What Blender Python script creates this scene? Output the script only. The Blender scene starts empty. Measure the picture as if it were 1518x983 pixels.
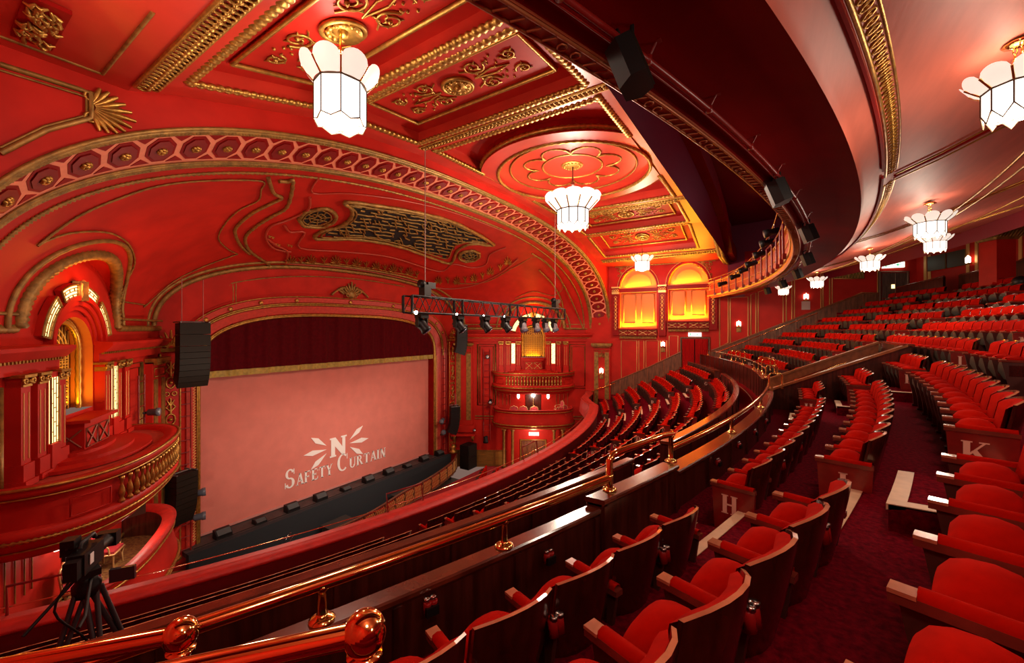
import bpy, math, random
import numpy as np
from mathutils import Vector, Matrix
random.seed(7)
PI=math.pi
# ---------------------------------------------------------------- survey: metres, camera eye at z=0, X across the house, Y to the stage
F=598.0; CX=759.0; HY=487.0; TH=math.radians(33.2); CT,ST=math.cos(TH),math.sin(TH)
XC,YC=13.2,33.9          # common centre of all seat rows
AX=14.5                  # axis of the stage
C=bpy.context.scene.collection
def ray(px,py=HY):
    t=(px-CX)/F; return Vector((CT+ST*t, ST-CT*t, (HY-py)/F))
def at_z(px,py,z):
    r=ray(px,py); k=z/r.z; return r*k
def at_y(px,py,y):
    r=ray(px,py); return r*(y/r.y)
def at_x(px,py,x):
    r=ray(px,py); return r*(x/r.x)
def at_plane(px,py,P,n,off=0):
    r=ray(px,py); n=Vector(n); return r*(((Vector(P)+n*off).dot(n))/r.dot(n))
def arc(X,R,z=0):
    return Vector((X, YC-math.sqrt(max(R*R-(X-XC)**2,.01)), z))
def at_R(px,R,py=None):
    r=ray(px); a=r.x*r.x+r.y*r.y; b=-2*(r.x*XC+r.y*YC); c=XC*XC+YC*YC-R*R
    k=(-b+math.sqrt(b*b-4*a*c))/2/a
    return Vector((r.x*k,r.y*k,(HY-(HY if py is None else py))/F*k))
def at_Rn(px,R,py):
    r=ray(px); a=r.x*r.x+r.y*r.y; b=-2*(r.x*XC+r.y*YC); c=XC*XC+YC*YC-R*R
    k=(-b-math.sqrt(max(0,b*b-4*a*c)))/2/a
    return Vector((r.x*k,r.y*k,(HY-py)/F*k))
def lerp(a,b,t): return a+(b-a)*t
# ---------------------------------------------------------------- materials
MATS={}
def mat(name,col,rough=.5,metal=0,emit=None,es=0,noise=0,scale=8,bump=0,bscale=40,stretch=None,coat=0,sheen=0,col2=None,spec=None,tex='noise'):
    if name in MATS: return MATS[name]
    m=bpy.data.materials.new(name); m.use_nodes=True; nt=m.node_tree; b=nt.nodes['Principled BSDF']
    b.inputs['Base Color'].default_value=(*col,1); b.inputs['Roughness'].default_value=rough; b.inputs['Metallic'].default_value=metal
    if coat: b.inputs['Coat Weight'].default_value=coat; b.inputs['Coat Roughness'].default_value=.12
    if sheen: b.inputs['Sheen Weight'].default_value=sheen; b.inputs['Sheen Tint'].default_value=(1,.25,.15,1); b.inputs['Sheen Roughness'].default_value=.4
    if spec is not None: b.inputs['Specular IOR Level'].default_value=spec
    if emit: b.inputs['Emission Color'].default_value=(*emit,1); b.inputs['Emission Strength'].default_value=es
    if noise or bump or col2:
        tc=nt.nodes.new('ShaderNodeTexCoord'); mp=nt.nodes.new('ShaderNodeMapping'); nt.links.new(tc.outputs['Object'],mp.inputs['Vector'])
        if stretch: mp.inputs['Scale'].default_value=stretch
    if noise or col2:
        if tex=='voronoi':
            n=nt.nodes.new('ShaderNodeTexVoronoi'); n.feature='DISTANCE_TO_EDGE'; n.inputs['Scale'].default_value=scale; out=n.outputs['Distance']
        else:
            n=nt.nodes.new('ShaderNodeTexNoise'); n.inputs['Scale'].default_value=scale; n.inputs['Detail'].default_value=5; out=n.outputs['Fac']
        nt.links.new(mp.outputs[0],n.inputs['Vector'])
        r=nt.nodes.new('ShaderNodeValToRGB'); e=r.color_ramp.elements
        c2=col2 or tuple(min(1,x*(1+noise)) for x in col); c1=col if col2 else tuple(x*(1-noise) for x in col)
        lo,hi=(.0,.09) if tex=='voronoi' else (.35,.65)
        e[0].position=lo; e[1].position=hi
        if tex=='voronoi': c1,c2=c2,c1
        e[0].color=(*c1,1); e[1].color=(*c2,1)
        nt.links.new(out,r.inputs['Fac']); nt.links.new(r.outputs['Color'],b.inputs['Base Color'])
    if bump:
        n2=nt.nodes.new('ShaderNodeTexNoise'); n2.inputs['Scale'].default_value=bscale; n2.inputs['Detail'].default_value=3
        nt.links.new(mp.outputs[0],n2.inputs['Vector'])
        bm=nt.nodes.new('ShaderNodeBump'); bm.inputs['Strength'].default_value=bump; bm.inputs['Distance'].default_value=.02
        nt.links.new(n2.outputs['Fac'],bm.inputs['Height']); nt.links.new(bm.outputs[0],b.inputs['Normal'])
    MATS[name]=m; return m
RED=mat('red_paint',(.50,.019,.011),.5,spec=.15,noise=.12,scale=1.2,bump=.05,bscale=6)
DRED=mat('deep_red_paint',(.27,.003,.002),.5,noise=.12,scale=1.5,spec=.2)
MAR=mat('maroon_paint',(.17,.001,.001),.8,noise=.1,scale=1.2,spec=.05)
PINK=mat('salmon_paint',(.85,.27,.15),.5,noise=.06)
ROSE=mat('rose_ceiling_paint',(.56,.034,.018),.35,noise=.1,scale=1.0,bump=.08,bscale=5)
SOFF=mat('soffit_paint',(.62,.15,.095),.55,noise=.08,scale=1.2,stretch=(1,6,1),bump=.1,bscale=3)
GOLD=mat('gold_leaf',(.46,.25,.05),.36,metal=.75,noise=.25,scale=9,bump=.25,bscale=30)
DGOLD=mat('old_gold_paint',(.30,.16,.035),.5,metal=.45,noise=.3,scale=6,bump=.3,bscale=18)
LGOLD=mat('pale_gold_line',(.78,.45,.14),.45,metal=.35)
BRASS=mat('polished_brass',(.95,.60,.22),.09,metal=1)
BRASS2=mat('yellow_brass',(.92,.70,.24),.14,metal=1)
WOOD=mat('dark_mahogany',(.060,.011,.006),.28,noise=.45,scale=3,stretch=(6,6,.5),coat=.5)
WOODC=mat('mahogany_cap',(.13,.024,.010),.20,noise=.35,scale=5,stretch=(1,1,1),coat=.7)
WOODM=mat('brown_oak_dado',(.16,.055,.022),.4,noise=.4,scale=3,stretch=(4,4,.6))
WOODY=mat('yellow_oak_panelling',(.33,.17,.03),.4,noise=.25,scale=2,stretch=(.5,.5,8))
SHELL=mat('seat_back_veneer',(.050,.007,.004),.22,noise=.3,scale=4,stretch=(5,5,.6),coat=.6)
SEATW=mat('seat_wood_edge_highlight',(.58,.22,.11),.16,noise=.25,scale=6,coat=.6)  # varnish highlight on the edges is put into a lighter wood colour
ARMT=mat('armrest_wood',(.20,.035,.022),.22,noise=.2,scale=8,coat=.5)
VEL=mat('red_velvet',(.40,.006,.0015),.85,noise=.2,scale=7,spec=.02)
UNDER=mat('seat_underside',(.040,.028,.016),.5)
IRON=mat('seat_standard_iron',(.075,.018,.012),.4,noise=.2)
PANEL=mat('end_panel_lacquer',(.22,.010,.007),.3,noise=.15,coat=.4)
CREAM=mat('cream_letter',(.85,.55,.42),.5)
CARP=mat('crimson_carpet',(.085,.0005,.006),.95,col2=(.185,.002,.010),scale=26,spec=.04,bump=.25,bscale=160)
CARP2=mat('red_walkway_carpet',(.20,.003,.006),.95,noise=.2,scale=20,spec=.05)
NOSE=mat('pale_step_edging',(.76,.55,.34),.5,noise=.06,scale=10)
BLACK=mat('black_steel',(.009,.008,.008),.45,spec=.3)
BLK2=mat('speaker_grille_black',(.014,.010,.006),.6,noise=.2,scale=60,spec=.2)
BLK3=mat('black_cloth',(.016,.022,.026),.8)
CHROME=mat('scratched_steel',(.5,.48,.46),.25,metal=1)
REDM=mat('red_painted_steel',(.22,.008,.006),.35)
CURT=mat('pink_safety_curtain',(.66,.20,.15),.75,noise=.05,scale=1.5,bump=.1,bscale=60)
DRAPE=mat('burgundy_drape',(.085,.0015,.004),.85,noise=.15,sheen=.1,spec=.1)
DRAPER=mat('scarlet_drape',(.40,.006,.006),.85,spec=.1)
HEM=mat('gold_braid_hem',(.42,.30,.05),.6,noise=.2)
WHITE=mat('white_lettering',(.95,.92,.86),.5)
STAGE=mat('grey_stage_floor',(.055,.045,.042),.6,noise=.2,scale=2)
GLOW=mat('lit_glass_shade',(1,.95,.88),.4,emit=(1,.92,.80),es=1.5)
PETAL=mat('opal_glass_petal',(.9,.82,.72),.35,emit=(1,.88,.74),es=.65)
GLOWC=mat('lit_glass_centre_shade',(1,.95,.88),.4,emit=(1,.93,.82),es=1.6)
WIN=mat('backlit_cream_glass',(1,.85,.5),.4,emit=(1,.74,.30),es=2.2)
SCON=mat('lit_sconce_glass',(1,.9,.8),.4,emit=(1,.80,.60),es=3)
SIGN=mat('lit_sign_face',(.9,1,.9),.4,emit=(.8,1,.82),es=1.6)
GREEN=mat('sign_green',(.02,.35,.12),.4,emit=(.03,.5,.2),es=.8)
SPOTL=mat('lit_spot_lens',(1,1,1),.3,emit=(1,.88,.75),es=60)
AMB=mat('amber_recess_tone',(.72,.20,.035),.55)  # one even orange tone for niche reveals and window recesses
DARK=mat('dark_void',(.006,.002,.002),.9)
PURP=mat('dark_plum_paint',(.22,.006,.022),.5)
LATT=mat('gilt_lattice',(.62,.36,.06),.35,metal=.7,bump=.4,bscale=12)
GRIL=mat('olive_gilt_mesh',(.22,.16,.03),.4,metal=.5,noise=.4,scale=60)
GCARP=mat('patterned_gold_carpet',(.30,.15,.03),.9,col2=(.12,.03,.01),scale=14)
PLAST=mat('opera_glass_red',(.35,.01,.01),.25)
# ---------------------------------------------------------------- mesh builder
class MB:
    def __init__(s): s.v=[];s.f=[];s.m=[];s.s=[]
    def add(s,vs,fs,m=0,sm=False):
        o=len(s.v); s.v+=[tuple(v) for v in vs]
        for f in fs: s.f.append(tuple(i+o for i in f)); s.m.append(m); s.s.append(sm)
        return s
    def box(s,c,d,m=0,R=None):
        x,y,z=d[0]/2,d[1]/2,d[2]/2; c=Vector(c)
        vs=[Vector((a*x,b*y,e*z)) for a in(-1,1) for b in(-1,1) for e in(-1,1)]
        if R is not None: vs=[R@v for v in vs]
        return s.add([c+v for v in vs],[(0,1,3,2),(4,6,7,5),(0,4,5,1),(2,3,7,6),(0,2,6,4),(1,5,7,3)],m)
    def tube(s,pts,r,n=8,m=0,closed=False,cap=True,sm=True,flat=1,up=None):
        pts=[Vector(p) for p in pts]; N=len(pts); rings=[]
        rr=r if isinstance(r,(list,tuple)) else [r]*N
        pn=None
        for i,p in enumerate(pts):
            a=pts[(i-1)%N] if (closed or i>0) else p; b=pts[(i+1)%N] if (closed or i<N-1) else p
            t=(b-a); t=t.normalized() if t.length>1e-9 else Vector((0,0,1))
            u=Vector(up) if up is not None else (pn if pn is not None else Vector((0,0,1)))
            u=u-t*u.dot(t)
            if u.length<.05: u=Vector((1,.3,0)); u=u-t*u.dot(t)
            u.normalize(); w=t.cross(u); pn=u
            rings.append([p+(u*math.cos(2*PI*k/n)*flat+w*math.sin(2*PI*k/n))*rr[i] for k in range(n)])
        vs=[q for g in rings for q in g]; fs=[]
        for i in range(N if closed else N-1):
            j=(i+1)%N
            for k in range(n): fs.append((i*n+k,i*n+(k+1)%n,j*n+(k+1)%n,j*n+k))
        s.add(vs,fs,m,sm)
        if cap and not closed: s.add(rings[0],[tuple(range(n))[::-1]],m); s.add(rings[-1],[tuple(range(n))],m)
        return s
    def lathe(s,o,prof,n=16,m=0,sm=True,ax=None,caps=True):
        o=Vector(o); vs=[];fs=[]
        Q=Matrix.Identity(3) if ax is None else Vector((0,0,1)).rotation_difference(Vector(ax)).to_matrix()
        for r,z in prof:
            for k in range(n): vs.append(o+Q@Vector((r*math.cos(2*PI*k/n),r*math.sin(2*PI*k/n),z)))
        for i in range(len(prof)-1):
            for k in range(n): fs.append((i*n+k,i*n+(k+1)%n,(i+1)*n+(k+1)%n,(i+1)*n+k))
        if caps:
            fs.append(tuple(range(n))[::-1]); fs.append(tuple((len(prof)-1)*n+k for k in range(n)))
        return s.add(vs,fs,m,sm)
    def sphere(s,c,r,m=0,n=16,k=10,sc=(1,1,1)):
        c=Vector(c); vs=[];fs=[]
        for i in range(k+1):
            a=PI*i/k
            for j in range(n): b=2*PI*j/n; vs.append(c+Vector((r*sc[0]*math.sin(a)*math.cos(b),r*sc[1]*math.sin(a)*math.sin(b),r*sc[2]*math.cos(a))))
        for i in range(k):
            for j in range(n): fs.append((i*n+j,(i+1)*n+j,(i+1)*n+(j+1)%n,i*n+(j+1)%n))
        return s.add(vs,fs,m,True)
    def loft(s,curves,m=0,sm=True,closed=False,keep=None):
        n=len(curves[0]); vs=[p for c in curves for p in c]; fs=[]
        for i in range(len(curves)-1):
            for k in range(n if closed else n-1):
                f=(i*n+k,i*n+(k+1)%n,(i+1)*n+(k+1)%n,(i+1)*n+k)
                if keep is None or keep(sum((Vector(vs[q]) for q in f),Vector())/4): fs.append(f)
        return s.add(vs,fs,m,sm)
    def poly(s,pts,m=0): return s.add(pts,[tuple(range(len(pts)))],m)
    def prism(s,pts,d,m=0):      # polygon pts, thickness vector d
        n=len(pts); d=Vector(d); a=[Vector(p) for p in pts]
        return s.add(a+[p+d for p in a],[tuple(range(n)),tuple(range(n,2*n))[::-1]]+[(i,(i+1)%n,n+(i+1)%n,n+i) for i in range(n)],m)
    def sweep(s,prof,path,m=0,sm=False,closed=True,ends=True):   # path: function of prof point list; path = list of fn(a,b)->Vector
        rings=[[g(a,b) for a,b in prof] for g in path]
        n=len(prof); vs=[p for r in rings for p in r]; fs=[]
        for i in range(len(rings)-1):
            for k in range(n if closed else n-1): fs.append((i*n+k,i*n+(k+1)%n,(i+1)*n+(k+1)%n,(i+1)*n+k))
        s.add(vs,fs,m,sm)
        if ends and closed: s.add(rings[0],[tuple(range(n))[::-1]],m); s.add(rings[-1],[tuple(range(n))],m)
        return s
    def arcsweep(s,prof,X0,X1,m=0,n=None,sm=False,closed=True):  # prof in (R,z), X runs across the house
        n=n or max(2,int(abs(X1-X0)/.5)+1)
        g=[(lambda R,z,X=lerp(X0,X1,i/n): arc(X,R,z)) for i in range(n+1)]
        return s.sweep(prof,g,m,sm,closed)
    def mesh(s,name,mats,loc=(0,0,0)):
        me=bpy.data.meshes.new(name); l=Vector(loc)
        me.from_pydata([(v[0]-l.x,v[1]-l.y,v[2]-l.z) for v in s.v],[],s.f)
        for m in mats: me.materials.append(m)
        me.polygons.foreach_set('material_index',s.m); me.polygons.foreach_set('use_smooth',s.s); me.update(); return me
    def build(s,name,mats,parent=None,loc=(0,0,0)):
        if not isinstance(mats,(list,tuple)): mats=[mats]
        pl=Vector(parent['_w']) if parent is not None and '_w' in parent else Vector()
        l=pl if parent is not None else Vector(loc)
        o=bpy.data.objects.new(name,s.mesh(name,mats,l)); C.objects.link(o)
        if parent is not None: o.parent=parent; o['_w']=tuple(l)
        else: o.location=l; o['_w']=tuple(l)
        return o
def tag(o,label,cat,group=None,kind=None):
    if label: o['label']=label
    if cat: o['category']=cat
    if group: o['group']=group
    if kind: o['kind']=kind
    return o
def empty(name,loc,label=None,cat=None,group=None,rz=0):
    o=bpy.data.objects.new(name,None); o.empty_display_size=.1; C.objects.link(o); o.location=loc; o.rotation_euler=(0,0,rz); o['_w']=tuple(loc) if not rz else (0,0,0)
    return tag(o,label,cat,group)
def struct(name,mb,mats,parent=None):
    o=mb.build(name,mats,parent)
    if parent is None: o['kind']='structure'
    return o
def circ(c,u,v,r,n=24,a0=0,a1=2*PI,ry=None):
    c=Vector(c);u=Vector(u);v=Vector(v); ry=ry or r
    k=n if abs(a1-a0)>=2*PI-1e-6 else n+1
    return [c+u*r*math.cos(a0+(a1-a0)*i/n)+v*ry*math.sin(a0+(a1-a0)*i/n) for i in range(k)]
# ---------------------------------------------------------------- serif lettering built from strokes, in a unit-high box
def _st(P,x0,y0,x1,y1,w):
    a=Vector((x0,y0));b=Vector((x1,y1)); P.append([(x0-w/2,y0),(x0+w/2,y0),(x1+w/2,y1),(x1-w/2,y1)] if abs(y1-y0)>abs(x1-x0)*.3 else [(x0,y0-w/2),(x1,y1-w/2),(x1,y1+w/2),(x0,y0+w/2)])
def _sf(P,x,y,w=.26,h=.05): P.append([(x-w/2,y),(x+w/2,y),(x+w/2,y+h),(x-w/2,y+h)])
def _ac(P,cx,cy,rx,ry,a0,a1,T=.20,t=.075,n=14):
    for i in range(n):
        q=[]
        for j in (i,i+1):
            a=math.radians(lerp(a0,a1,j/n)); w=t+(T-t)*abs(math.cos(a))**1.5
            q.append(((cx+(rx)*math.cos(a),cy+(ry)*math.sin(a)),(cx+(rx-w)*math.cos(a),cy+(ry-min(w,t*1.3+(w-t)*.35))*math.sin(a))))
        P.append([q[0][0],q[1][0],q[1][1],q[0][1]])
def glyph(ch):
    P=[];T=.21;t=.085;W=.75
    if ch=='H':
        for x in(.17,.63): _st(P,x,0,x,1,T); _sf(P,x,0,.34); _sf(P,x,.95,.34)
        _st(P,.17,.5,.63,.5,t); W=.8
    elif ch in 'EFL':
        _st(P,.17,0,.17,1,T); _sf(P,.17,0,.34); _sf(P,.17,.95,.34)
        if ch!='L': _st(P,.17,.965,.66,.965,t); P.append([(.66,1),(.60,1),(.64,.74),(.68,.74)]); _st(P,.17,.52,.5,.52,t); _sf(P,.5,.42,.05,.2)
        if ch!='F': _st(P,.17,.035,.68,.035,t); P.append([(.70,0),(.60,0),(.68,.28),(.73,.28)])
        W=.74
    elif ch=='T':
        _st(P,.4,0,.4,1,T); _sf(P,.4,0,.34); _st(P,.04,.965,.76,.965,t); P.append([(.04,1),(.1,1),(.07,.72),(.03,.72)]); P.append([(.76,1),(.70,1),(.73,.72),(.77,.72)]); W=.8
    elif ch=='I': _st(P,.2,0,.2,1,T); _sf(P,.2,0,.36); _sf(P,.2,.95,.36); W=.42
    elif ch=='N':
        _st(P,.15,0,.15,1,t); _sf(P,.15,0,.26); _sf(P,.12,.95,.26); _st(P,.66,0,.66,1,t); _sf(P,.66,.95,.26); _st(P,.14,1,.66,0,T*1.15); W=.82
    elif ch=='M':
        _st(P,.13,0,.13,1,t); _st(P,.85,0,.85,1,T); _sf(P,.13,0,.26);_sf(P,.85,0,.32);_sf(P,.1,.95,.22);_sf(P,.87,.95,.28); _st(P,.15,1,.47,0,T); _st(P,.82,1,.47,0,t); W=1.0
    elif ch=='K':
        _st(P,.17,0,.17,1,T); _sf(P,.17,0,.34); _sf(P,.17,.95,.34); _st(P,.7,.97,.25,.42,t); _sf(P,.68,.95,.3); P.append([(.30,.56),(.46,.66),(.86,.04),(.64,.04)]); _sf(P,.74,0,.34); W=.9
    elif ch=='A':
        _st(P,.12,0,.40,1,t); _st(P,.70,0,.42,1,T); _sf(P,.12,0,.26); _sf(P,.70,0,.32); _st(P,.22,.33,.6,.33,t); W=.82
    elif ch=='Y':
        _st(P,.40,0,.40,.5,T); _sf(P,.4,0,.34); _st(P,.40,.46,.14,1,T); _st(P,.42,.46,.68,1,t); _sf(P,.14,.95,.3); _sf(P,.68,.95,.24); W=.8
    elif ch in 'BDPR':
        _st(P,.17,0,.17,1,T); _sf(P,.14,0,.28); _sf(P,.14,.95,.28)
        if ch=='D': _ac(P,.25,.5,.50,.5,-90,90); W=.82
        else:
            _ac(P,.30,.74,.34,.26,-90,90,.16); _st(P,.2,.51,.32,.51,t); _st(P,.2,.965,.32,.965,t)
            if ch=='B': _ac(P,.30,.26,.38,.27,-90,90,.17); _st(P,.2,.03,.32,.03,t)
            if ch=='R': P.append([(.34,.5),(.52,.5),(.84,0),(.62,0)]); _sf(P,.76,0,.2)
            if ch=='P': _sf(P,.17,0,.34)
            W=.84 if ch=='R' else .76
    elif ch in 'CG':
        _ac(P,.43,.5,.40,.52,50,310,.18); _st(P,.73,.66,.73,.98,.05)
        if ch=='G': _st(P,.68,.06,.68,.42,T*.9); _sf(P,.68,.40,.28)
        W=.84
    elif ch=='J': _st(P,.42,.2,.42,1,T); _sf(P,.42,.95,.34); _ac(P,.27,.2,.235,.22,-170,0,.16); W=.6
    elif ch=='Q': _ac(P,.43,.5,.40,.52,0,360,.18); P.append([(.4,.1),(.55,.16),(.86,-.18),(.6,-.16)]); W=.86
    elif ch=='U':
        _st(P,.17,.3,.17,1,T); _st(P,.66,.3,.66,1,t); _ac(P,.39,.3,.30,.31,180,360,.16,.08); _sf(P,.17,.95,.32); _sf(P,.66,.95,.26); W=.82
    elif ch=='S':
        _ac(P,.36,.74,.28,.27,20,270,.16,.07); _ac(P,.36,.27,.30,.28,90,-160,.18,.07); _st(P,.62,.7,.62,.98,.05); _st(P,.07,.02,.07,.32,.05); W=.7
    return P,W
def text(mb,word,o,ux,uz,h,m=0,thick=.004,gap=.06,bigfirst=1.0):
    o=Vector(o);ux=Vector(ux).normalized();uz=Vector(uz).normalized();nn=ux.cross(uz); x=0
    for i,ch in enumerate(word):
        k=h*(bigfirst if i==0 else 1)
        P,W=glyph(ch)
        for q in P:
            pts=[o+ux*(x+a*k)+uz*(b*k) for a,b in q]; mb.prism(pts,nn*thick,m)
        x+=(W+gap)*k
    return x
# ================================================================ SEATING
GAM=lambda k:(32.55-.853*(6-k), -3.22-.39*(6-k))        # lower tier row k: radius of the seat-back top, floor level
UPP=lambda j:(34.77+.84*j, -2.23+(.385*j if j<3 else 1.147+.40*(j-3)))
LOW='ABCDEFG'; UP='HJKLMNPQR'
def seat_meshes():
    M={}
    # shell: bowed, leaning back
    def back(u,z,off): # local y forward
        s=max(0,(.88-z)/.63)
        return .125*s**1.2+.085*abs(u/.245)**2.2-.085+off
    us=[lerp(-.243,.243,i/6) for i in range(7)]
    def top(u): return .890-.045*abs(u/.245)**2.5
    mb=MB(); zs=[0,.2,.5,.8,.96,1]
    outer=[[Vector((u*(1 if t>.25 else lerp(.72,1,t/.25)),back(u,lerp(.27,top(u),t),-.018),lerp(.27,top(u),t))) for u in us] for t in zs]
    inner=[[Vector((p.x,p.y+.020,p.z)) for p in r] for r in outer]
    mb.loft(outer,0); mb.loft([r[::-1] for r in inner],0)
    mb.loft([outer[-1],inner[-1]],1,False); mb.loft([[r[0] for r in outer],[r[0] for r in inner]],0,False); mb.loft([[r[-1] for r in inner],[r[-1] for r in outer]],0,False); mb.loft([inner[0],outer[0]],0,False)
    M['back_shell']=(mb.mesh('back_shell',[SHELL,SEATW]),)
    mb=MB(); cs=[]
    for t in (0,.06,.5,.94,1):
        z0=.40;z1=.868
        e=.002 if t in(0,1) else .052
        cs.append([Vector((u*.965,back(u,lerp(z0,min(z1,top(u)-.014),t),.006+e*(1 if abs(u)<.2 else .55)),lerp(z0,min(z1,top(u)-.014),t))) for u in us])
    mb.loft(cs,0); M['back_cushion']=(mb.mesh('back_cushion',[VEL]),)
    # tipped-up cushion: dome-topped slab
    mb=MB(); cs=[]
    ws=[.215*math.sin(lerp(-PI/2,PI/2,i/14)) for i in range(15)]
    def dome(w): return .675-.13*abs(w/.215)**2.4
    for (off,zi) in ((.135,.0),(.15,.03),(.21,.0),(.27,-.012),(.292,-.05)):
        pass
    prof=[(.110,0.0),(.070,.45),(.066,.72),(.080,.88),(.115,.965),(.17,1.0),(.23,.985),(.275,.93),(.302,.82),(.305,.5),(.245,0)]
    for y,t in prof: cs.append([Vector((w,y,lerp(.30,dome(w),t))) for w in ws])
    mb.loft(cs[:9],0); mb.loft(cs[8:],1)
    for side in (0,-1): mb.add([c[side] for c in cs],[tuple(range(len(cs))) if side else tuple(range(len(cs)))[::-1]],0)
    M['seat_cushion']=(mb.mesh('seat_cushion',[VEL,UNDER]),)
    # armrest
    mb=MB(); mb.box((0,.175,.605),(.062,.42,.034),0); mb.box((0,.352,.624),(.066,.068,.014),1)
    mb.loft([[Vector((x,y,.622+h)) for y in (-.02,-.01,.15,.31,.317)] for x,h in ((-.030,0),(-.026,.022),(0,.030),(.026,.022),(.030,0))],2)
    M['armrest']=(mb.mesh('armrest',[ARMT,SEATW,VEL]),)
    mb=MB(); mb.prism([(-.014,.04,0),(-.014,.28,0),(-.014,.29,.20),(-.014,.36,.59),(-.014,-.02,.59),(-.014,.03,.25)],(.028,0,0),0)
    mb.box((.016,.17,.46),(.006,.24,.16),1); mb.box((-.016,.17,.46),(.006,.24,.16),1); mb.box((0,.16,.02),(.06,.28,.03),0)
    M['standard']=(mb.mesh('standard',[IRON,SHELL]),)
    mb=MB(); mb.prism([(-.02,-.01,.03),(-.02,.34,.03),(-.02,.37,.585),(-.02,-.03,.585)],(.04,0,0),0)
    M['end_panel']=(mb.mesh('end_panel',[PANEL]),)
    mb=MB(); mb.lathe((0,0,0),[(.0,-.05),(.026,-.05),(.028,.03),(.02,.035)],10,0,ax=(0,.2,1)); mb.lathe((.045,0,0),[(.0,-.05),(.026,-.05),(.028,.03),(.02,.035)],10,0,ax=(0,.2,1)); mb.box((.022,.03,-.02),(.09,.03,.06),1)
    mb.lathe((0,-.005,.045),[(.022,-.01),(.022,.008),(.010,.012)],10,2); mb.lathe((.045,-.005,.045),[(.022,-.01),(.022,.008),(.010,.012)],10,2)
    M['opera_glasses']=(mb.mesh('opera_glasses',[PLAST,BLACK,CHROME]),)
    return M
SM=seat_meshes()
LET={}
def letter_mesh(ch):
    if ch not in LET:
        mb=MB(); P,W=glyph(ch); h=.19
        text(mb,ch,(-.021,.20+W*h/2,.33),(0,-1,0),(0,0,1),h,0,.003)
        LET[ch]=mb.mesh('row_letter',[CREAM])
    return LET[ch]
def inst(name,me,parent,loc=(0,0,0),rz=0):
    o=bpy.data.objects.new(name,me); C.objects.link(o); o.parent=parent; o.location=loc
    if rz: o.rotation_euler=(0,0,rz)
    return o
ORD='first second third fourth fifth sixth seventh eighth ninth tenth eleventh twelfth thirteenth fourteenth'.split()
SEATS=[]   # (dist, pos, angle, row, place, left arm kind, right end?)
def block(row,R,z,X0,X1,desc,fromlow,endlow=True,endhigh=True,letter=True):
    a0=math.asin((X0-XC)/R); a1=math.asin((X1-XC)/R); n=max(1,round((a1-a0)*R/.5))
    for i in range(n):
        a=lerp(a0,a1,(i+.5)/n); p=Vector((XC+R*math.sin(a),YC-R*math.cos(a),z)); w=(a1-a0)*R/n
        k=i if fromlow else n-1-i
        SEATS.append(dict(p=p,a=a,row=row,k=k,desc=desc,low=(i==0 and endlow),high=(i==n-1 and endhigh),letter=letter and i==0 and endlow,w=w))
for k in range(7):
    R,z=GAM(k); L=LOW[k]
    e3=lerp(20.2,21.4,k/6); s4=lerp(22.45,22.85,k/6); e4=(25.9,26.4,27.2,27.6,27.7,27.9,28.1)[k]
    block(L,R,z,.2 if k<6 else .5,6.05,'from the cross-aisle gap, tripod block row %s',False,endlow=False,letter=False)
    block(L,R,z,7.15,13.45,'right of the cross-aisle gap in row %s',True)
    block(L,R,z,14.65,e3,'past the middle stairs in row %s',True)
    block(L,R,z,s4,e4,'past the far stairs towards the wall in row %s',True)
for j in range(9):
    R,z=UPP(j); L=UP[j]
    if j<3:
        block(L,R,z,(.45,.95,1.15)[j],(3.45,3.47,3.69)[j],'left of the near stairs in row %s',False,endlow=False,letter=False)
        block(L,R,z,(4.64,4.74,4.88)[j],(10.1,10.3,10.5)[j],'right of the near stairs in row %s',True)
        block(L,R,z,11.4,13.2,'beside the near stairwell wall in row %s',True)
        block(L,R,z,16.25,(17.5,18.1,17.8)[j],'just beyond the stairwell in row %s',True,endlow=False,letter=False)
    if j==3: block(L,R,z,8.9,10.98,'left of the L end panel stairs, row %s',False,endlow=False,letter=False)
    if 3<=j<=6: block(L,R,z,{3:11.85,4:11.85,5:14.3,6:16.3}[j],17.87,'centre block behind the stairwell, row %s',True,endlow=(j<5))
    block(L,R,z,(18.95 if j!=8 else 19.0),23.4,'past the stairwell stairs in row %s',True)
    block(L,R,z,24.35,27.9,'from the far stairs along the side wall, row %s',True)
def visible(p):
    d=p.x*CT+p.y*ST
    if d<.3: return -1
    x=CX+F*(p.x*ST-p.y*CT)/d; y=HY-F*(p.z+.6)/d
    return d if -40/d-10<x<1518+160/d and y<1000+300/d else -1
for s in SEATS: s['d']=visible(s['p'])
SEATS=[s for s in SEATS if s['d']>0 and (s['p']-Vector((1.05,5.6,s['p'].z))).length>.8]
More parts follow.
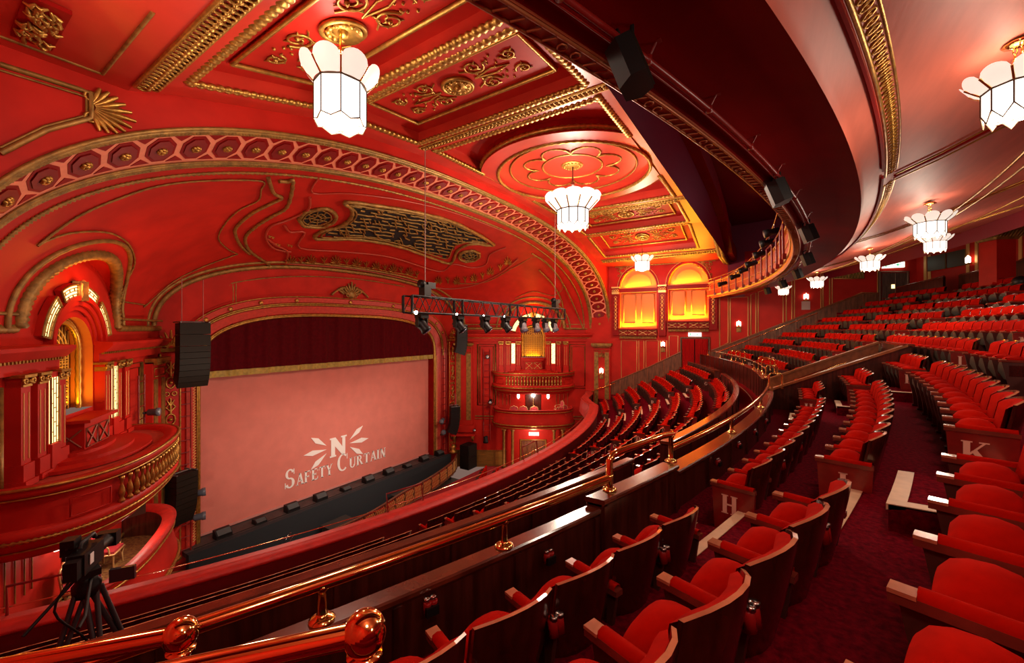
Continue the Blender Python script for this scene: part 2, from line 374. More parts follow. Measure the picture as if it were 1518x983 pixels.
# rows seen only as a dark line over the rear barrier rank behind those in the open
for s in SEATS: s['rank']=s['d']*(3 if (s['row']in'EFG' and s['p'].x<6.3) or (s['row']=='G' and s['p'].x>13 and s['p'].x<15) else 1)
SEATS.sort(key=lambda s:s['rank'])
GRP={}
def add_seat(s):
    nm=s['desc']%s['row']
    e=empty('theatre_seat',s['p'],None,None,None,s['a'])
    tag(e,'red velvet tip-up seat, %s %s'%(ORD[s['k']],nm),'seat','tip-up seats of row %s'%s['row'])
    sc=s['w']/.5
    bs=inst('back_shell',SM['back_shell'][0],e); inst('back_cushion',SM['back_cushion'][0],e); inst('seat_cushion',SM['seat_cushion'][0],e)
    x=s['w']/2
    if s['low']:
        ep=inst('end_panel',SM['end_panel'][0],e,(-x,0,0))
        if s['letter']:
            l=inst('row_letter',letter_mesh(s['row']),ep); l['label']='cream row letter %s'%s['row']
    else: inst('standard',SM['standard'][0],e,(-x,0,0))
    inst('armrest',SM['armrest'][0],e,(-x,0,0))
    if s['high']:
        inst('standard',SM['standard'][0],e,(x,0,0)); inst('armrest',SM['armrest'][0],e,(x,0,0))
    if s['row'] in 'HJ' and s['d']<7 and s['k']%2==1:
        o=inst('opera_glasses',SM['opera_glasses'][0],e,(x-.03,-.03,.66)); o['label']='red opera glasses in a clip'
for s in SEATS[:300]: add_seat(s)
# remaining seats, as one mass
mb=MB()
def lowseat(s):
    Q=Matrix.Rotation(s['a'],3,'Z'); p=s['p']; h=s['w']/2-.006
    T=lambda v: p+Q@Vector(v)
    u=(-h,0,h); g=[[T((x,.125*(.88-z)/.63+(0 if x else -.07),z-(.03 if x and z>.8 else 0))) for x in u] for z in (.28,.6,.885)]
    g2=[[T((x,.125*(.88-z)/.63+(0 if x else -.07)+.03,z-(.03 if x and z>.8 else 0))) for x in u] for z in (.28,.6,.885)]
    c=[[T((x*.95,.125*(.86-z)/.63+(0 if x else -.07)+.08,z-(.03 if x and z>.8 else 0))) for x in u] for z in (.40,.6,.865)]
    mb.loft(g,0,False); mb.loft([g[-1],g2[-1]],1,False); mb.loft([g2[-1],c[-1]],2,False); mb.loft(c[::-1],2,False)
    w=(-.21,0,.21); dz=(.60,.665,.60)
    f=[[T((x,.10,.3)) for x in w],[T((x,.09,z)) for x,z in zip(w,dz)],[T((x,.27,z)) for x,z in zip(w,dz)],[T((x,.24,.3)) for x in w]]
    mb.loft(f[:3],2,False); mb.loft(f[2:],3,False)
    for sx in ([-h] + ([h] if s['high'] else [])):
        mb.box(T((sx,.175,.61)),(.06,.40,.04),4,Q); mb.box(T((sx,.15,.3)),(.03,.30,.58),5,Q)
        mb.box(T((sx,.16,.638)),(.05,.32,.02),2,Q)
    if s['letter']:
        text(mb,s['row'],T((-h-.03,.28,.31)),Q@Vector((0,-1,0)),(0,0,1),.16,6,.003)
for s in SEATS[300:]: lowseat(s)
o=mb.build('distant_theatre_seats',[SHELL,SEATW,VEL,UNDER,ARMT,IRON,CREAM])
tag(o,'mass of distant red velvet seats in the far curved rows','seats','distant seats','stuff')

# ================================================================ FLOORS (stepped tiers)
XL=-1.4
XW=lambda Y:29.4-.114*(Y-3.6)
mb=MB()
def step(R0,R1,z,X0,X1,zlow,m=0):   # tread + front riser + thin body
    mb.arcsweep([(R0,z),(R1+.02,z),(R1+.02,zlow-.1),(R0,zlow-.1)],X0,X1,m,n=max(4,int((X1-X0)/.6)))
zp=-5.60
for k in range(7):
    R,z=GAM(k); zz=z
    step(R-.853+.03 if k else 26.8, R+.03, z, XL, 28.4, z-.6, 0)
step(32.58,33.42,-2.62,XL,29.2,-3.4,1)
step(33.40,33.66,-2.60,XL,29.2,-3.4,1)
for j in range(9):
    R,z=UPP(j); r0=R-.84-.11 if j else 33.8; r1=R-.11
    segs=[(XL,13.4),(16.0,29.9)] if j<3 else [(XL,30.6)]
    if j==8: r1=44.2
    for a,b in segs: step(r0,r1,z,a,b,z-.6,0)
o=struct('floor',mb,[CARP,CARP2])
# thin pale lines at the tread edges
mb=MB()
for j in range(1,3):
    R,z=UPP(j); mb.arcsweep([(R-.96,z+.001),(R-.945,z+.006),(R-.945,z-.02),(R-.96,z-.02)],XL,13.4,0,n=24)
mb.arcsweep([(33.385,-2.60),(33.40,-2.592),(33.42,-2.60)],12,29,0,n=24)
struct('trim_1',mb,[mat('tread_edge',(.30,.16,.09),.5)])
# aisle stairs with pale edging
def stair(R,z,X0,X1,label,rise,g,wide=.09,dp=.44,xe=0):
    e=empty('aisle_step',arc((X0+X1)/2,R,z),label,'step',g)
    m1=MB();m2=MB()
    for q,(dr,h) in enumerate(((-dp,.5),)):
        h*=rise
        m1.arcsweep([(R+dr,z+h),(R+.01,z+h),(R+.01,z-.02),(R+dr,z-.02)],X0,X1,0,n=3)
        m2.arcsweep([(R+dr-.012,z+h+.006),(R+dr+wide,z+h+.006),(R+dr+wide,z+h-.02),(R+dr-.012,z+h-.04)],X0,X1,0,n=3)
        m2.arcsweep([(R+dr+wide,z+h+.006),(R,z+h+.006),(R,z+h-.01),(R+dr+wide,z+h-.01)],X0,X0+.11,0,n=1)
    m1.build('carpeted_block',[CARP],e); m2.build('edging',[NOSE],e)
    m3=MB(); m3.arcsweep([(R-.012,z+rise+.006),(R+wide*.8,z+rise+.006),(R+wide*.8,z+rise-.01),(R-.012,z+rise-.03)],X0,X1+xe,0,n=3)
    m3.build('upper_edging',[NOSE],e)
for j in range(1,9):
    R,z0=UPP(j-1); R-=.11; rise=UPP(j)[1]-z0
    for (a,b,nm) in ((3.55,4.6,'near stairs') if j<3 else (3.93,4.9,'near stairs'),(10.95,11.8,'stairs left of the stairwell'),(17.95,18.85,'stairs past the stairwell'),(23.45,24.3,'far stairs by the side wall')):
        if j>3 and nm=='near stairs': continue
        if j<3 and a>17 and a<18.5: b=18.7
        stair(R,z0,a,b,'carpeted step with pale edging between rows %s and %s, %s'%(UP[j-1],UP[j],nm),rise,'aisle steps of the upper seating',dp=.54 if j==3 else .44,xe=.45 if nm=='near stairs' and j<3 else 0)
for k in range(1,7):
    R,z0=GAM(k-1); R+=.03; rise=.39
    e3=lerp(20.2,21.4,k/6); s4=lerp(22.45,22.85,k/6)
    for (a,b,nm) in ((6.15,7.05,'cross-aisle gap'),(13.55,14.55,'middle stairs'),(e3+.1,s4-.1,'far stairs')):
        stair(R,z0,a,b,'carpeted step with pale edging between rows %s and %s, %s'%(LOW[k-1],LOW[k],nm),rise,'aisle steps of the lower seating')

# ================================================================ WOODEN BARRIERS
def barrier(name,label,R0,R1,ztop_,zbot,X0,X1,capw=.04,caph=.05,m=(WOOD,WOODC),panels=1.05,side=1,sunk=False):
    e=empty(name,arc((X0+X1)/2,R0,zbot),label,'barrier')
    sl=isinstance(ztop_,tuple); ztop=ztop_[0] if sl else ztop_
    def fix(mb):
        if sl: mb.v=[(v[0],v[1],v[2]+(0 if v[2]<ztop-.5 else (ztop_[1]-ztop_[0])*max(0,min(1,(v[0]-X0)/(X1-X0))))) for v in mb.v]
        return mb
    mb=MB(); n=max(2,int((X1-X0)/.5))
    mb.arcsweep([(R0,ztop-caph),(R1,ztop-caph),(R1,zbot),(R0,zbot)],X0,X1,0,n)
    fix(mb).build('panelled_body',[m[0]],e)
    mb=MB(); mb.arcsweep([(R0-capw,ztop-.012),(R0-capw+.012,ztop),(R1+capw-.012,ztop),(R1+capw,ztop-.012),(R1+capw,ztop-caph+.01),(R1+.005,ztop-caph-.02),(R0-.005,ztop-caph-.02),(R0-capw,ztop-caph+.01)],X0,X1,0,n)
    fix(mb).build('cap_rail',[m[1]],e)
    mb=MB(); k=max(1,round((X1-X0)/panels))
    for i in range(k+1):
        X=lerp(X0+.04,X1-.04,i/k)
        for R,s in ((R0,-1),(R1,1)):
            mb.arcsweep([(R,ztop-caph-.02),(R+.022*s,ztop-caph-.02),(R+.022*s,zbot),(R,zbot)],X-.03,X+.03,0,1)
    for R,s in ((R0,-1),(R1,1)): mb.arcsweep([(R,zbot+.12),(R+.018*s,zbot+.11),(R+.018*s,zbot),(R,zbot)],X0,X1,0,n)
    fix(mb).build('stiles',[m[0]],e); return e
barrier('rear_barrier','long dark mahogany barrier with polished cap behind the lower rows, nearest length',32.84,32.92,-1.93,-3.3,XL+.3,6.0,capw=.02)
barrier('rear_barrier','curved mahogany barrier with glossy cap behind lower rows, middle length',32.80,32.93,(-1.93,-2.13),-3.3,7.2,21.55,capw=.025)
barrier('rear_barrier','short curved mahogany barrier near the curtained exit door',32.76,32.96,-2.13,-3.3,22.95,28.2)
barrier('front_barrier','mahogany barrier carrying the brass rail below row H, nearest length',33.72,33.82,-1.74,-2.9,XL+.3,3.72,capw=.025)
barrier('front_barrier','raised mahogany barrier section at the foot of the near stairs',33.70,33.84,-1.66,-2.9,3.74,5.22,capw=.03,panels=2)
barrier('front_barrier','mahogany barrier with orange-lit cap in front of row H, up to the stairwell',33.68,33.82,-1.74,-2.9,5.24,13.38,capw=.04)
barrier('front_barrier','far curved mahogany barrier with vertical panels beyond the stairwell',33.66,33.83,-1.68,-2.9,16.02,29.0,capw=.05,panels=.75)
# ---- opera glasses clipped to the front barrier
for i,(px,py) in enumerate(((638,893),(812,822),(1062,684),(1093,659),(1117,640),(1134,624))):
    p=at_Rn(px,33.86,py)
    X=p.x; a=math.asin((X-XC)/33.86); q=arc(X,33.885,p.z)
    o=bpy.data.objects.new('opera_glasses',SM['opera_glasses'][0]); C.objects.link(o); o.location=q; o.rotation_euler=(0,0,a+PI)
    tag(o,('%s pair of red opera glasses on the front barrier, counted from the brass balls'%ORD[i]),'opera glasses','red opera glasses on the front barrier')
# ---- stairwell (vomitory) between X 13.4 and 16
e=empty('stairwell_parapet',(14.7,-1.2,-2.6),'sloping mahogany parapet with a pale wood cap round the stairwell','parapet')
Yf=arc(14.5,33.75).y
for X,nm in ((13.40,'near_side'),(16.0,'far_side')):
    mb=MB(); y0=arc(X,33.83).y; y1=arc(X,36.55).y
    mb.prism([(X-.05,y0,-2.7),(X-.05,y1,-1.2),(X-.05,y1,-.44),(X-.05,y0,-1.71)],(.10,0,0),0); mb.build(nm,[WOOD if nm=='near_side' else mat('lit_stairwell_panel',(.30,.10,.03),.35,noise=.2)],e)  # far side in lighter brown: the light falling on it is put into the colour
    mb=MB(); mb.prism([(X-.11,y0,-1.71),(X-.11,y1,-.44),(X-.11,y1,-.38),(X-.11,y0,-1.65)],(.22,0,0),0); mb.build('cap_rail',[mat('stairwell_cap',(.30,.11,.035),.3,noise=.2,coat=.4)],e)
mb=MB(); y1=arc(14.7,36.6).y; mb.box((14.7,y1,-1.4),(2.7,.1,1.94),0); mb.build('back_panel',[WOOD],e)
mb=MB(); mb.box((14.7,y1,-.40),(2.8,.2,.05),0); mb.build('cap_rail',[WOODC],e)
mb=MB(); mb.add([(13.4,Yf,-2.62),(16,Yf,-2.62),(16,-2.7,-3.9),(13.4,-2.7,-3.9)],[(0,1,2,3)]); 
struct('floor',mb,[CARP2])
mb=MB(); mb.tube([(14.7,arc(14.7,34.4).y,-1.55),(14.7,arc(14.7,35.6).y,-.95)],.03,8); mb.build('stair_handrail',[BRASS],e)
# ================================================================ BRASS RAILS
def rail(name,label,pts,r,posts,mat_=BRASS,ball=None,postr=.028,base=True):
    e=empty(name,pts[0],label,'handrail')
    mb=MB(); mb.tube(pts,r,12); mb.build('rail',[mat_],e)
    for p,zb in posts:
        mb=MB(); mb.lathe((p.x,p.y,zb),[(.075,0),(.075,.012),(.05,.03),(postr+.008,.035),(postr,.05),(postr,p.z-zb-.04),(postr+.012,p.z-zb-.03),(postr+.012,p.z-zb)],14)
        mb.build('post',[BRASS2],e)
    return e
def arcpts(X0,X1,R,z,n): return [arc(lerp(X0,X1,i/n),R,z) for i in range(n+1)]
rail('brass_rail','long polished brass rail on posts above the nearest mahogany barrier',arcpts(-.9,3.94,33.77,-1.52,16),.040,[(arc(X,33.77,-1.52),-1.74) for X in (-.1,1.39,2.66)])
rail('brass_rail','raised brass rail bend over the barrier at the near stairs',[arc(4.02,33.74,-1.64),arc(4.02,33.74,-1.36),arc(4.07,33.74,-1.315),arc(4.15,33.74,-1.30)]+arcpts(4.4,5.4,33.74,-1.30,3)[:3]+[arc(5.35,33.74,-1.33)],.036,[(arc(5.3,33.74,-1.33),-1.66),(arc(4.02,33.74,-1.5),-1.66)])
rail('brass_rail','curved brass rail from the near stairs to the stairwell',arcpts(5.3,13.3,33.74,-1.50,16),.036,[(arc(X,33.74,-1.50),-1.74) for X in (7.65,10.4)])
rail('brass_rail','thin brass rail on the far curved barrier',arcpts(16.1,28.9,33.74,-1.38,16),.022,[(arc(X,33.74,-1.38),-1.68) for X in (17.2,19.5,22,24,26,28)],postr=.018)
# upright brass hoops at aisle heads
def hoop(label,p,dx,h):
    e=empty('brass_hoop',p,label,'handrail','brass hoops at the stair heads'); mb=MB(); a=Vector(p);b=a+Vector(dx)
    mb.tube([a,a+Vector((0,0,h-.06)),a.lerp(b,.15)+Vector((0,0,h)),b.lerp(a,.15)+Vector((0,0,h)),b+Vector((0,0,h-.06)),b],.022,10); mb.build('hoop',[BRASS2],e)
    mb=MB(); mb.lathe(a,[(.05,0),(.05,.015),(.03,.03)],12); mb.lathe(b,[(.05,0),(.05,.015),(.03,.03)],12); mb.build('feet',[BRASS2],e)
hoop('brass hoop on the near corner of the stairwell',arc(13.3,33.74,-1.66),(.05,-.30,0),.42)
hoop('brass hoop on the far side of the stairwell',arc(16.1,33.74,-1.66),(.05,-.32,0),.42)
for i,X in enumerate((18.0,18.9)): hoop(('left','right')[i]+' brass hoop at the stairs past the stairwell',arc(X,33.8,-1.66),(.02,-.4,0),.5)
for i,X in enumerate((23.5,24.3)): hoop(('left','right')[i]+' brass hoop at the far stairs by the side wall',arc(X,33.8,-1.66),(.02,-.4,0),.5)
# ball-ended rails near the camera
def ballrail(label,p,d,r,br,zb):
    e=empty('ball_ended_handrail',p,label,'handrail','ball-ended handrails by the camera'); p=Vector(p); d=Vector(d)
    mb=MB(); mb.tube([p,p+d],r,16); mb.build('rail',[BRASS],e)
    mb=MB(); mb.sphere(p,br,0,32,20,(1,1,1.05)); mb.build('ball',[BRASS],e)
    mb=MB(); mb.lathe((p.x,p.y,zb),[(r*.95,0),(r*.95,p.z-zb-br*1.15),(r*1.5,p.z-zb-br*1.12),(r*1.5,p.z-zb-br*.95)],16); mb.build('post',[BRASS],e)
ballrail('large polished brass ball on a handrail end, bottom centre',(.675,.905,-.80),(-.62,.50,0),.030,.055,-2.3)
ballrail('middle-sized brass ball on a handrail end, below the video camera',(.565,1.80,-1.105),(-.9,.74,0),.030,.055,-2.6)
ballrail('smallest brass ball on a handrail end in the bottom corner',(.29,2.63,-1.42),(-1.0,.8,0),.028,.055,-2.9)
# ================================================================ CIRCLE FRONT (padded ledge)
def front_pts(off,z):
    pts=[arc(X,26.33+off,z) for X in [lerp(-1.4,22.3,i/40) for i in range(41)]]
    tail=[(23.3,9.55),(24.3,10.35),(25.4,11.05),(26.3,11.3),(27.3,11.55),(28.3,11.95)]
    for i,(x,y) in enumerate(tail):
        nx,ny=(.35,-.94) if i>3 else (.55,-.83)
        pts.append(Vector((x+nx*off,y+ny*off,z)))
    return pts
e=empty('balcony_front',(14.5,7.57,-5.6),'long curved circle front with scarlet padded ledge','balcony')
prof=[(-.02,-.02),(0,.02),(.26,.035),(.52,.02),(.54,-.03),(.50,-.06),(0,-.06)]
def fp(a,b):
    return None
offs=[front_pts(a,-4.72+b) for a,b in prof]+[front_pts(prof[0][0],-4.72+prof[0][1])]
mb=MB(); mb.loft(offs,0); mb.build('padded_ledge',[mat('scarlet_plush',(.48,.009,.004),.6,noise=.15,scale=6,sheen=.2)],e)
mb=MB(); mb.loft([front_pts(.50,-4.76),front_pts(.46,-5.05),front_pts(.46,-5.7)],0); mb.build('inner_face',[mat('front_inner_cloth',(.20,.003,.004),.8)],e)
mb=MB(); mb.loft([front_pts(.02,-4.76),front_pts(-.05,-5.0),front_pts(-.12,-5.6),front_pts(.2,-6.0)],0); mb.build('outer_face',[RED],e)
mb=MB(); mb.tube(front_pts(-.04,-4.60),.012,6); mb.build('brass_guard_rail',[mat('bright_thin_brass',(.85,.65,.4),.15,metal=1)],e)
def frail(label,X):
    e=empty('guard_frame',arc(X,26.35,-4.7),label,'handrail','red guard frames on the circle front'); mb=MB()
    a=[arc(X,26.36,-4.7),arc(X,26.30,-4.25),arc(X+1.0,26.30,-4.25),arc(X+1.0,26.36,-4.7)]
    mb.tube(a,.022,8); mb.build('frame',[REDM],e)
frail('red tubular guard frame on the circle front above the pit rail',6.9)
frail('red tubular guard frame on the circle front below the right-hand boxes',12.3)
frail('red tubular guard frame on the circle front by the tripod',1.0)
# ================================================================ SHELL: ceiling, arch, vault, walls
def zc(X):
    d=abs(X-AX); T=[(0,6.05),(4.71,5.95),(8.52,5.55),(11.42,4.74),(11.98,4.5),(17,4.45)]
    for (a,b),(c,e) in zip(T,T[1:]):
        if d<=c: return b+(e-b)*(d-a)/(c-a)
    return 4.4
def sup(t,a,b,n,z0=0):   # superellipse point, t in 0..pi  (0 = right springing)
    ct,st=math.cos(t),math.sin(t)
    return a*math.copysign(abs(ct)**(2/n),ct), z0+b*max(st,0)**(2/n)
def archcurve(Y,a,b,n,z0=0,N=96,off=0):
    out=[]
    for i in range(N+1):
        x,z=sup(PI*i/N,a+off,b+off,n,z0); out.append(Vector((AX+x,Y,z)))
    return out
# --- main ceiling: upper recessed skin and the ribs that frame the coffers
mb=MB(); xs=[-1.6,2.3,3.08,5.98,9.1,9.9,12,AX,17,19.1,19.9,23.02,25.92,26.7,31.5]
mb.loft([[Vector((x,y,zc(x)+.42)) for x in xs] for y in (10.4,2.7)],0,False)
struct('ceiling',mb,[RED])
def rib(mb,X0,X1,Y0,Y1,m=0,dz=0,th=.45):
    n=max(1,int((X1-X0)/.6)); xx=[lerp(X0,X1,i/n) for i in range(n+1)]+[k for k in(AX-8.52,AX-4.71,AX+4.71,AX+8.52,AX-11.42,AX+11.42) if X0<k<X1]; xx.sort()
    lo=[[Vector((x,y,zc(x)+dz)) for x in xx] for y in(Y0,Y1)]; hi=[[Vector((x,y,zc(x)+dz+th)) for x in xx] for y in(Y0,Y1)]
    mb.loft(lo,m,False); mb.loft(hi,m,False); mb.loft([lo[0],hi[0]],m,False); mb.loft([lo[1],hi[1]],m,False)
    mb.loft([[lo[0][0],lo[1][0]],[hi[0][0],hi[1][0]]],m,False); mb.loft([[lo[0][-1],lo[1][-1]],[hi[0][-1],hi[1][-1]]],m,False)
mb=MB()
COF=[(3.08,5.98),(6.3,9.15),(9.95,19.05),(19.85,22.7),(23.02,25.92)]
YF,YB=9.55,3.82
edges=[-1.6]+[v for c in COF for v in c]+[31.2]
for a,b in zip(edges[0::2],edges[1::2]): rib(mb,a,b,2.7,10.35)
for a,b in COF: rib(mb,a,b,YF,10.35); rib(mb,a,b,2.7,YB)
struct('ceiling',mb,[ROSE])
# --- gold mouldings round every coffer, in two runs, one thing per coffer
def gadroon(mb,p0,p1,r,m=0,up=(0,0,1),pitch=.16):
    p0=Vector(p0);p1=Vector(p1); L=(p1-p0).length; n=max(2,int(L/pitch)); pts=[];rr=[]
    for i in range(n*4+1):
        pts.append(p0.lerp(p1,i/(n*4))); rr.append(r*1.35*(.60+.40*abs(math.sin(PI*i/4))))
    mb.tube(pts,rr,8,m,up=up,flat=.6)
def coffer(i,a,b,label,recess=.33):
    e=empty('ceiling_coffer',((a+b)/2,(YF+YB)/2,zc((a+b)/2)),label,'coffer','gilded ceiling coffers')
    f=lambda x,y,dz=0: Vector((x,y,zc(x)+dz))
    mb=MB(); r=.085
    for p,q in ((f(a,YB,.02),f(a,YF,.02)),(f(b,YB,.02),f(b,YF,.02)),(f(a,YF,.02),f(b,YF,.02)),(f(a,YB,.02),f(b,YB,.02))): gadroon(mb,p,q,r)
    mb.build('egg_moulding',[GOLD],e)
    mb=MB(); k=.55
    fr=[f(a+k,YB+k,recess),f(b-k,YB+k,recess),f(b-k,YF-k,recess),f(a+k,YF-k,recess)]
    for p,q in zip(fr,fr[1:]+fr[:1]): mb.tube([p,q],.05,6)
    mb.build('inner_frame',[GOLD],e)
    mb=MB(); mb.loft([[f(x,y,recess+.05) for x in (a,(a+b)/2,b)] for y in (YB,YF)],0,False); mb.build('panel',[RED],e)
    # arabesque
    mb=MB(); cx=(a+b)/2; cy=(YF+YB)/2; sl=(zc(b)-zc(a))/(b-a)
    g=lambda u,v,h=0: Vector((cx+u,cy+v,zc(cx)+sl*u+recess+.03-h))
    wd=(b-a)/2-k-.1; hh=(YF-YB)/2-k-.1
    def spiral(u,v,R,turns,dirn,a0,flip=1):
        pts=[];N=int(14*turns)
        for t in range(N+1):
            w=t/N; an=a0+dirn*turns*2*PI*w; rr=R*(1-.82*w); pts.append(g(u+flip*rr*math.cos(an),v+rr*math.sin(an)))
        mb.tube(pts,[.030*(1-.4*t/N) for t in range(N+1)],5)
        c=pts[-1]; mb.sphere(c,.05,0,8,5)
        for t in range(0,N,4):
            p=pts[t]; d=(p-g(u,v)); d=d.normalized()*.09 if d.length>0 else d; mb.tube([p,p+d],[.03,.008],4)
    for su in (-1,1):
        for sv in (-1,1):
            spiral(su*wd*.52,sv*hh*.36,wd*.36,1.6,su*sv,PI/2*sv)
            spiral(su*wd*.45,sv*hh*.78,wd*.26,1.4,-su*sv,-PI/2*sv)
            mb.tube([g(su*wd*.1,sv*hh*.32),g(su*wd*.35,sv*hh*.30),g(su*wd*.55,sv*hh*.18)],.02,5)
            for q in range(5): mb.sphere(g(su*wd*(.15+.14*q),sv*hh*(.56+.05*math.sin(q*2))),.035,0,6,4)
    for sv in (-1,1): mb.tube([g(0,sv*hh*.25),g(-.12,sv*hh*.5),g(0,sv*hh*.7),g(.12,sv*hh*.5),g(0,sv*hh*.25)],.022,5)
    mb.build('arabesque_relief',[GOLD],e)
    mb=MB(); o=g(0,0,.02); 
    for r1,rt in ((.38,.05),(.22,.03)): mb.tube(circ(o,(1,0,sl),(0,1,0),r1,24),rt,6,closed=True)
    for q in range(12):
        an=q*PI/6; mb.sphere(o+Vector((.27*math.cos(an),.27*math.sin(an),sl*.27*math.cos(an)-.02)),.055,0,6,4)
    mb.lathe(o,[(.0,-.02),(.34,-.02),(.34,.03),(0,.03)],20,0); mb.sphere(o-Vector((0,0,.03)),.10,0,10,6)
    mb.build('rosette',[GOLD],e)
coffer(0,*COF[0],'gilded ceiling coffer above the left chandelier, with scroll arabesque and round rosette')
coffer(1,*COF[1],'gilded ceiling coffer with arabesque, between the left chandelier and the round ceiling')
coffer(3,*COF[3],'gilded arabesque coffer just right of the round ceiling medallion')
coffer(4,*COF[4],'gilded arabesque coffer nearest the amber arched windows')
# dome coffer: disc with petal ring
e=empty('ceiling_medallion',(AX,6.65,6.1),'large round rose-coloured ceiling medallion with gilded petal ring over the central chandelier','ceiling medallion')
a,b=COF[2]; cy=6.68
mb=MB()
for p,q in ((Vector((a,YB,zc(a))),Vector((a,YF,zc(a)))),(Vector((b,YB,zc(b))),Vector((b,YF,zc(b))))): gadroon(mb,p,q,.085)
for y in (YB,YF):
    for p,q in ((a,AX-4.71),(AX-4.71,AX-1.9),(AX+1.9,AX+4.71),(AX+4.71,b)):
        if abs(q-p)>.1: gadroon(mb,Vector((p,y,zc(p))),Vector((q,y,zc(q))),.085)
mb.build('egg_moulding',[GOLD],e)
RD=3.55; zd=6.0
def disc_ring(R0,R1,z0,z1,m,mbx,N=72):
    c0=[];c1=[]
    for i in range(N+1):
        t=2*PI*i/N
        for R,z,c in ((R0,z0,c0),(R1,z1,c1)):
            y=max(YB-.02,min(YF+.02,cy+R*math.sin(t))); c.append(Vector((AX+R*math.cos(t),y,z)))
    mbx.loft([c0,c1],m)
mb=MB(); disc_ring(RD,RD,6.45,zd,0,mb); disc_ring(RD,2.95,zd,zd,1,mb); disc_ring(2.95,2.95,zd,zd+.12,1,mb); disc_ring(2.95,2.45,zd+.12,zd+.22,1,mb); disc_ring(2.45,1.15,zd+.22,zd+.34,1,mb); disc_ring(1.15,.001,zd+.34,zd+.42,1,mb)
mb.build('stepped_disc',[DRED,ROSE],e)
mb=MB()
def ring(mb,R,z,r,n=90,gad=False,clip=True):
    pts=[];rr=[]
    for i in range(n):
        t=2*PI*i/n; pts.append(Vector((AX+R*math.cos(t),cy+R*math.sin(t),z))); rr.append(r*(1 if not gad else (.7 if i%2 else 1.1)))
    mb.tube(pts,rr,6,closed=True)
ring(mb,2.90,zd-.0,.07,150,True); ring(mb,2.42,zd+.20,.035); ring(mb,1.15,zd+.34,.045); ring(mb,.36,zd+.38,.04)
mb.build('gilded_rings',[GOLD],e)
mb=MB()
pts=[]
for i in range(8*18):
    t=2*PI*i/(8*18); l=abs(math.sin(4*t)); R=1.30+.62*l**.6; pts.append(Vector((AX+R*math.cos(t+PI/8),cy+R*math.sin(t+PI/8),zd+.27)))
mb.tube(pts,[.05 if i%2 else .025 for i in range(len(pts))],6,closed=True); mb.build('petal_garland',[GOLD],e)
mb=MB(); mb.lathe((AX,cy,zd+.36),[(0,-.05),(.18,-.04),(.42,.0),(.44,.04)],24,0)
for q in range(14): mb.sphere((AX+.30*math.cos(q*PI/7),cy+.30*math.sin(q*PI/7),zd+.35),.055,0,6,4)
mb.build('rose',[GOLD],e)
mb=MB(); disc_ring(RD+.03,RD+.03,zd+.0,zd-.02,0,mb)
pts=[];rr=[]
for sx in (-1,1):
    t0=math.asin((YF-cy)/RD)
    p=[Vector((AX+sx*RD*math.cos(t),cy+RD*math.sin(t),zd+.14)) for t in [lerp(-t0,t0,i/60) for i in range(61)]]
    mb.tube(p,[.09 if i%2 else .065 for i in range(61)],6)
mb.build('disc_edge_moulding',[GOLD],e)
# gilded flat bands (scale pattern) on ribs
def band(label,X0,X1,Y0,Y1,wx=True):
    mb=MB(); n=int(abs(Y1-Y0)/.13)
    xm=(X0+X1)/2; w=(X1-X0)
    for i in range(n):
        y=lerp(Y0,Y1,(i+.5)/n)
        for s in (-.25,.25): mb.tube(circ((xm+s*w*.9,y,zc(xm+s*w)-.02),(1,0,0),(0,1,0),w*.24,8,ry=.085),.022,4,closed=True)
        mb.sphere((xm,y,zc(xm)-.03),.05,0,6,4)
    for x in (X0,X1): mb.tube([(x,Y0,zc(x)-.01),(x,Y1,zc(x)-.01)],.035,6)
    mb.tube([(X0,Y1,zc(X0)-.01),(X1,Y1,zc(X1)-.01)],.035,6)
    o=mb.build('trim_2',[GOLD]); o['kind']='structure'
band('',2.42,2.78,2.8,9.95); band('',9.35,9.62,3.4,9.75); band('',19.38,19.65,3.4,9.75); band('',26.2,26.5,2.8,9.9)
# far-left flat ceiling panel with carved block
mb=MB()
for a,b in (((0.55,9.95),(2.0,9.95)),((2.0,9.95),(2.0,7.4)),((0.2,9.1),(.55,9.95))): mb.tube([(a[0],a[1],zc(a[0])),(b[0],b[1],zc(b[0]))],.03,6)
struct('trim_3',mb,[DGOLD])
e=empty('carved_ceiling_panel',(1.15,9.0,4.45),'carved gilt acanthus panel in the top left corner of the ceiling','ceiling panel')
mb=MB(); mb.box((1.15,8.95,4.43),(.42,1.35,.06)); mb.build('frame',[DRED],e)
mb=MB(); R_=random.Random(3)
for i in range(60):
    x=1.15+R_.uniform(-.16,.16); y=8.95+R_.uniform(-.6,.6); a=R_.uniform(0,PI); mb.tube([(x-.07*math.cos(a),y-.07*math.sin(a),4.38),(x,y,4.34),(x+.07*math.cos(a+.6),y+.07*math.sin(a+.6),4.38)],[.015,.035,.012],5)
mb.build('acanthus_relief',[GOLD],e)
# rear beam that closes the coffered ceiling
mb=MB()
bx=[-1.6]+[AX+s for s in(-11.98,-11.42,-8.52,-4.71,0,4.71,8.52,11.42,11.98)]+[30.9]
prof=[(0,.45),(0,-.10),(-.06,-.28),(-.34,-.30),(-.40,-.12),(-.75,-.12),(-.75,.6)]
mb.sweep(prof,[(lambda a,b,x=x: Vector((x,2.85+a,zc(x)+b))) for x in bx],0)
struct('trim_4',mb,[DRED])
mb=MB()
for x0,x1 in zip(bx,bx[1:]): gadroon(mb,(x0,2.74,zc(x0)-.21),(x1,2.74,zc(x1)-.21),.12,pitch=.1); gadroon(mb,(x0,2.58,zc(x0)-.31),(x1,2.58,zc(x1)-.31),.09,pitch=.1)
struct('trim_5',mb,[DGOLD])
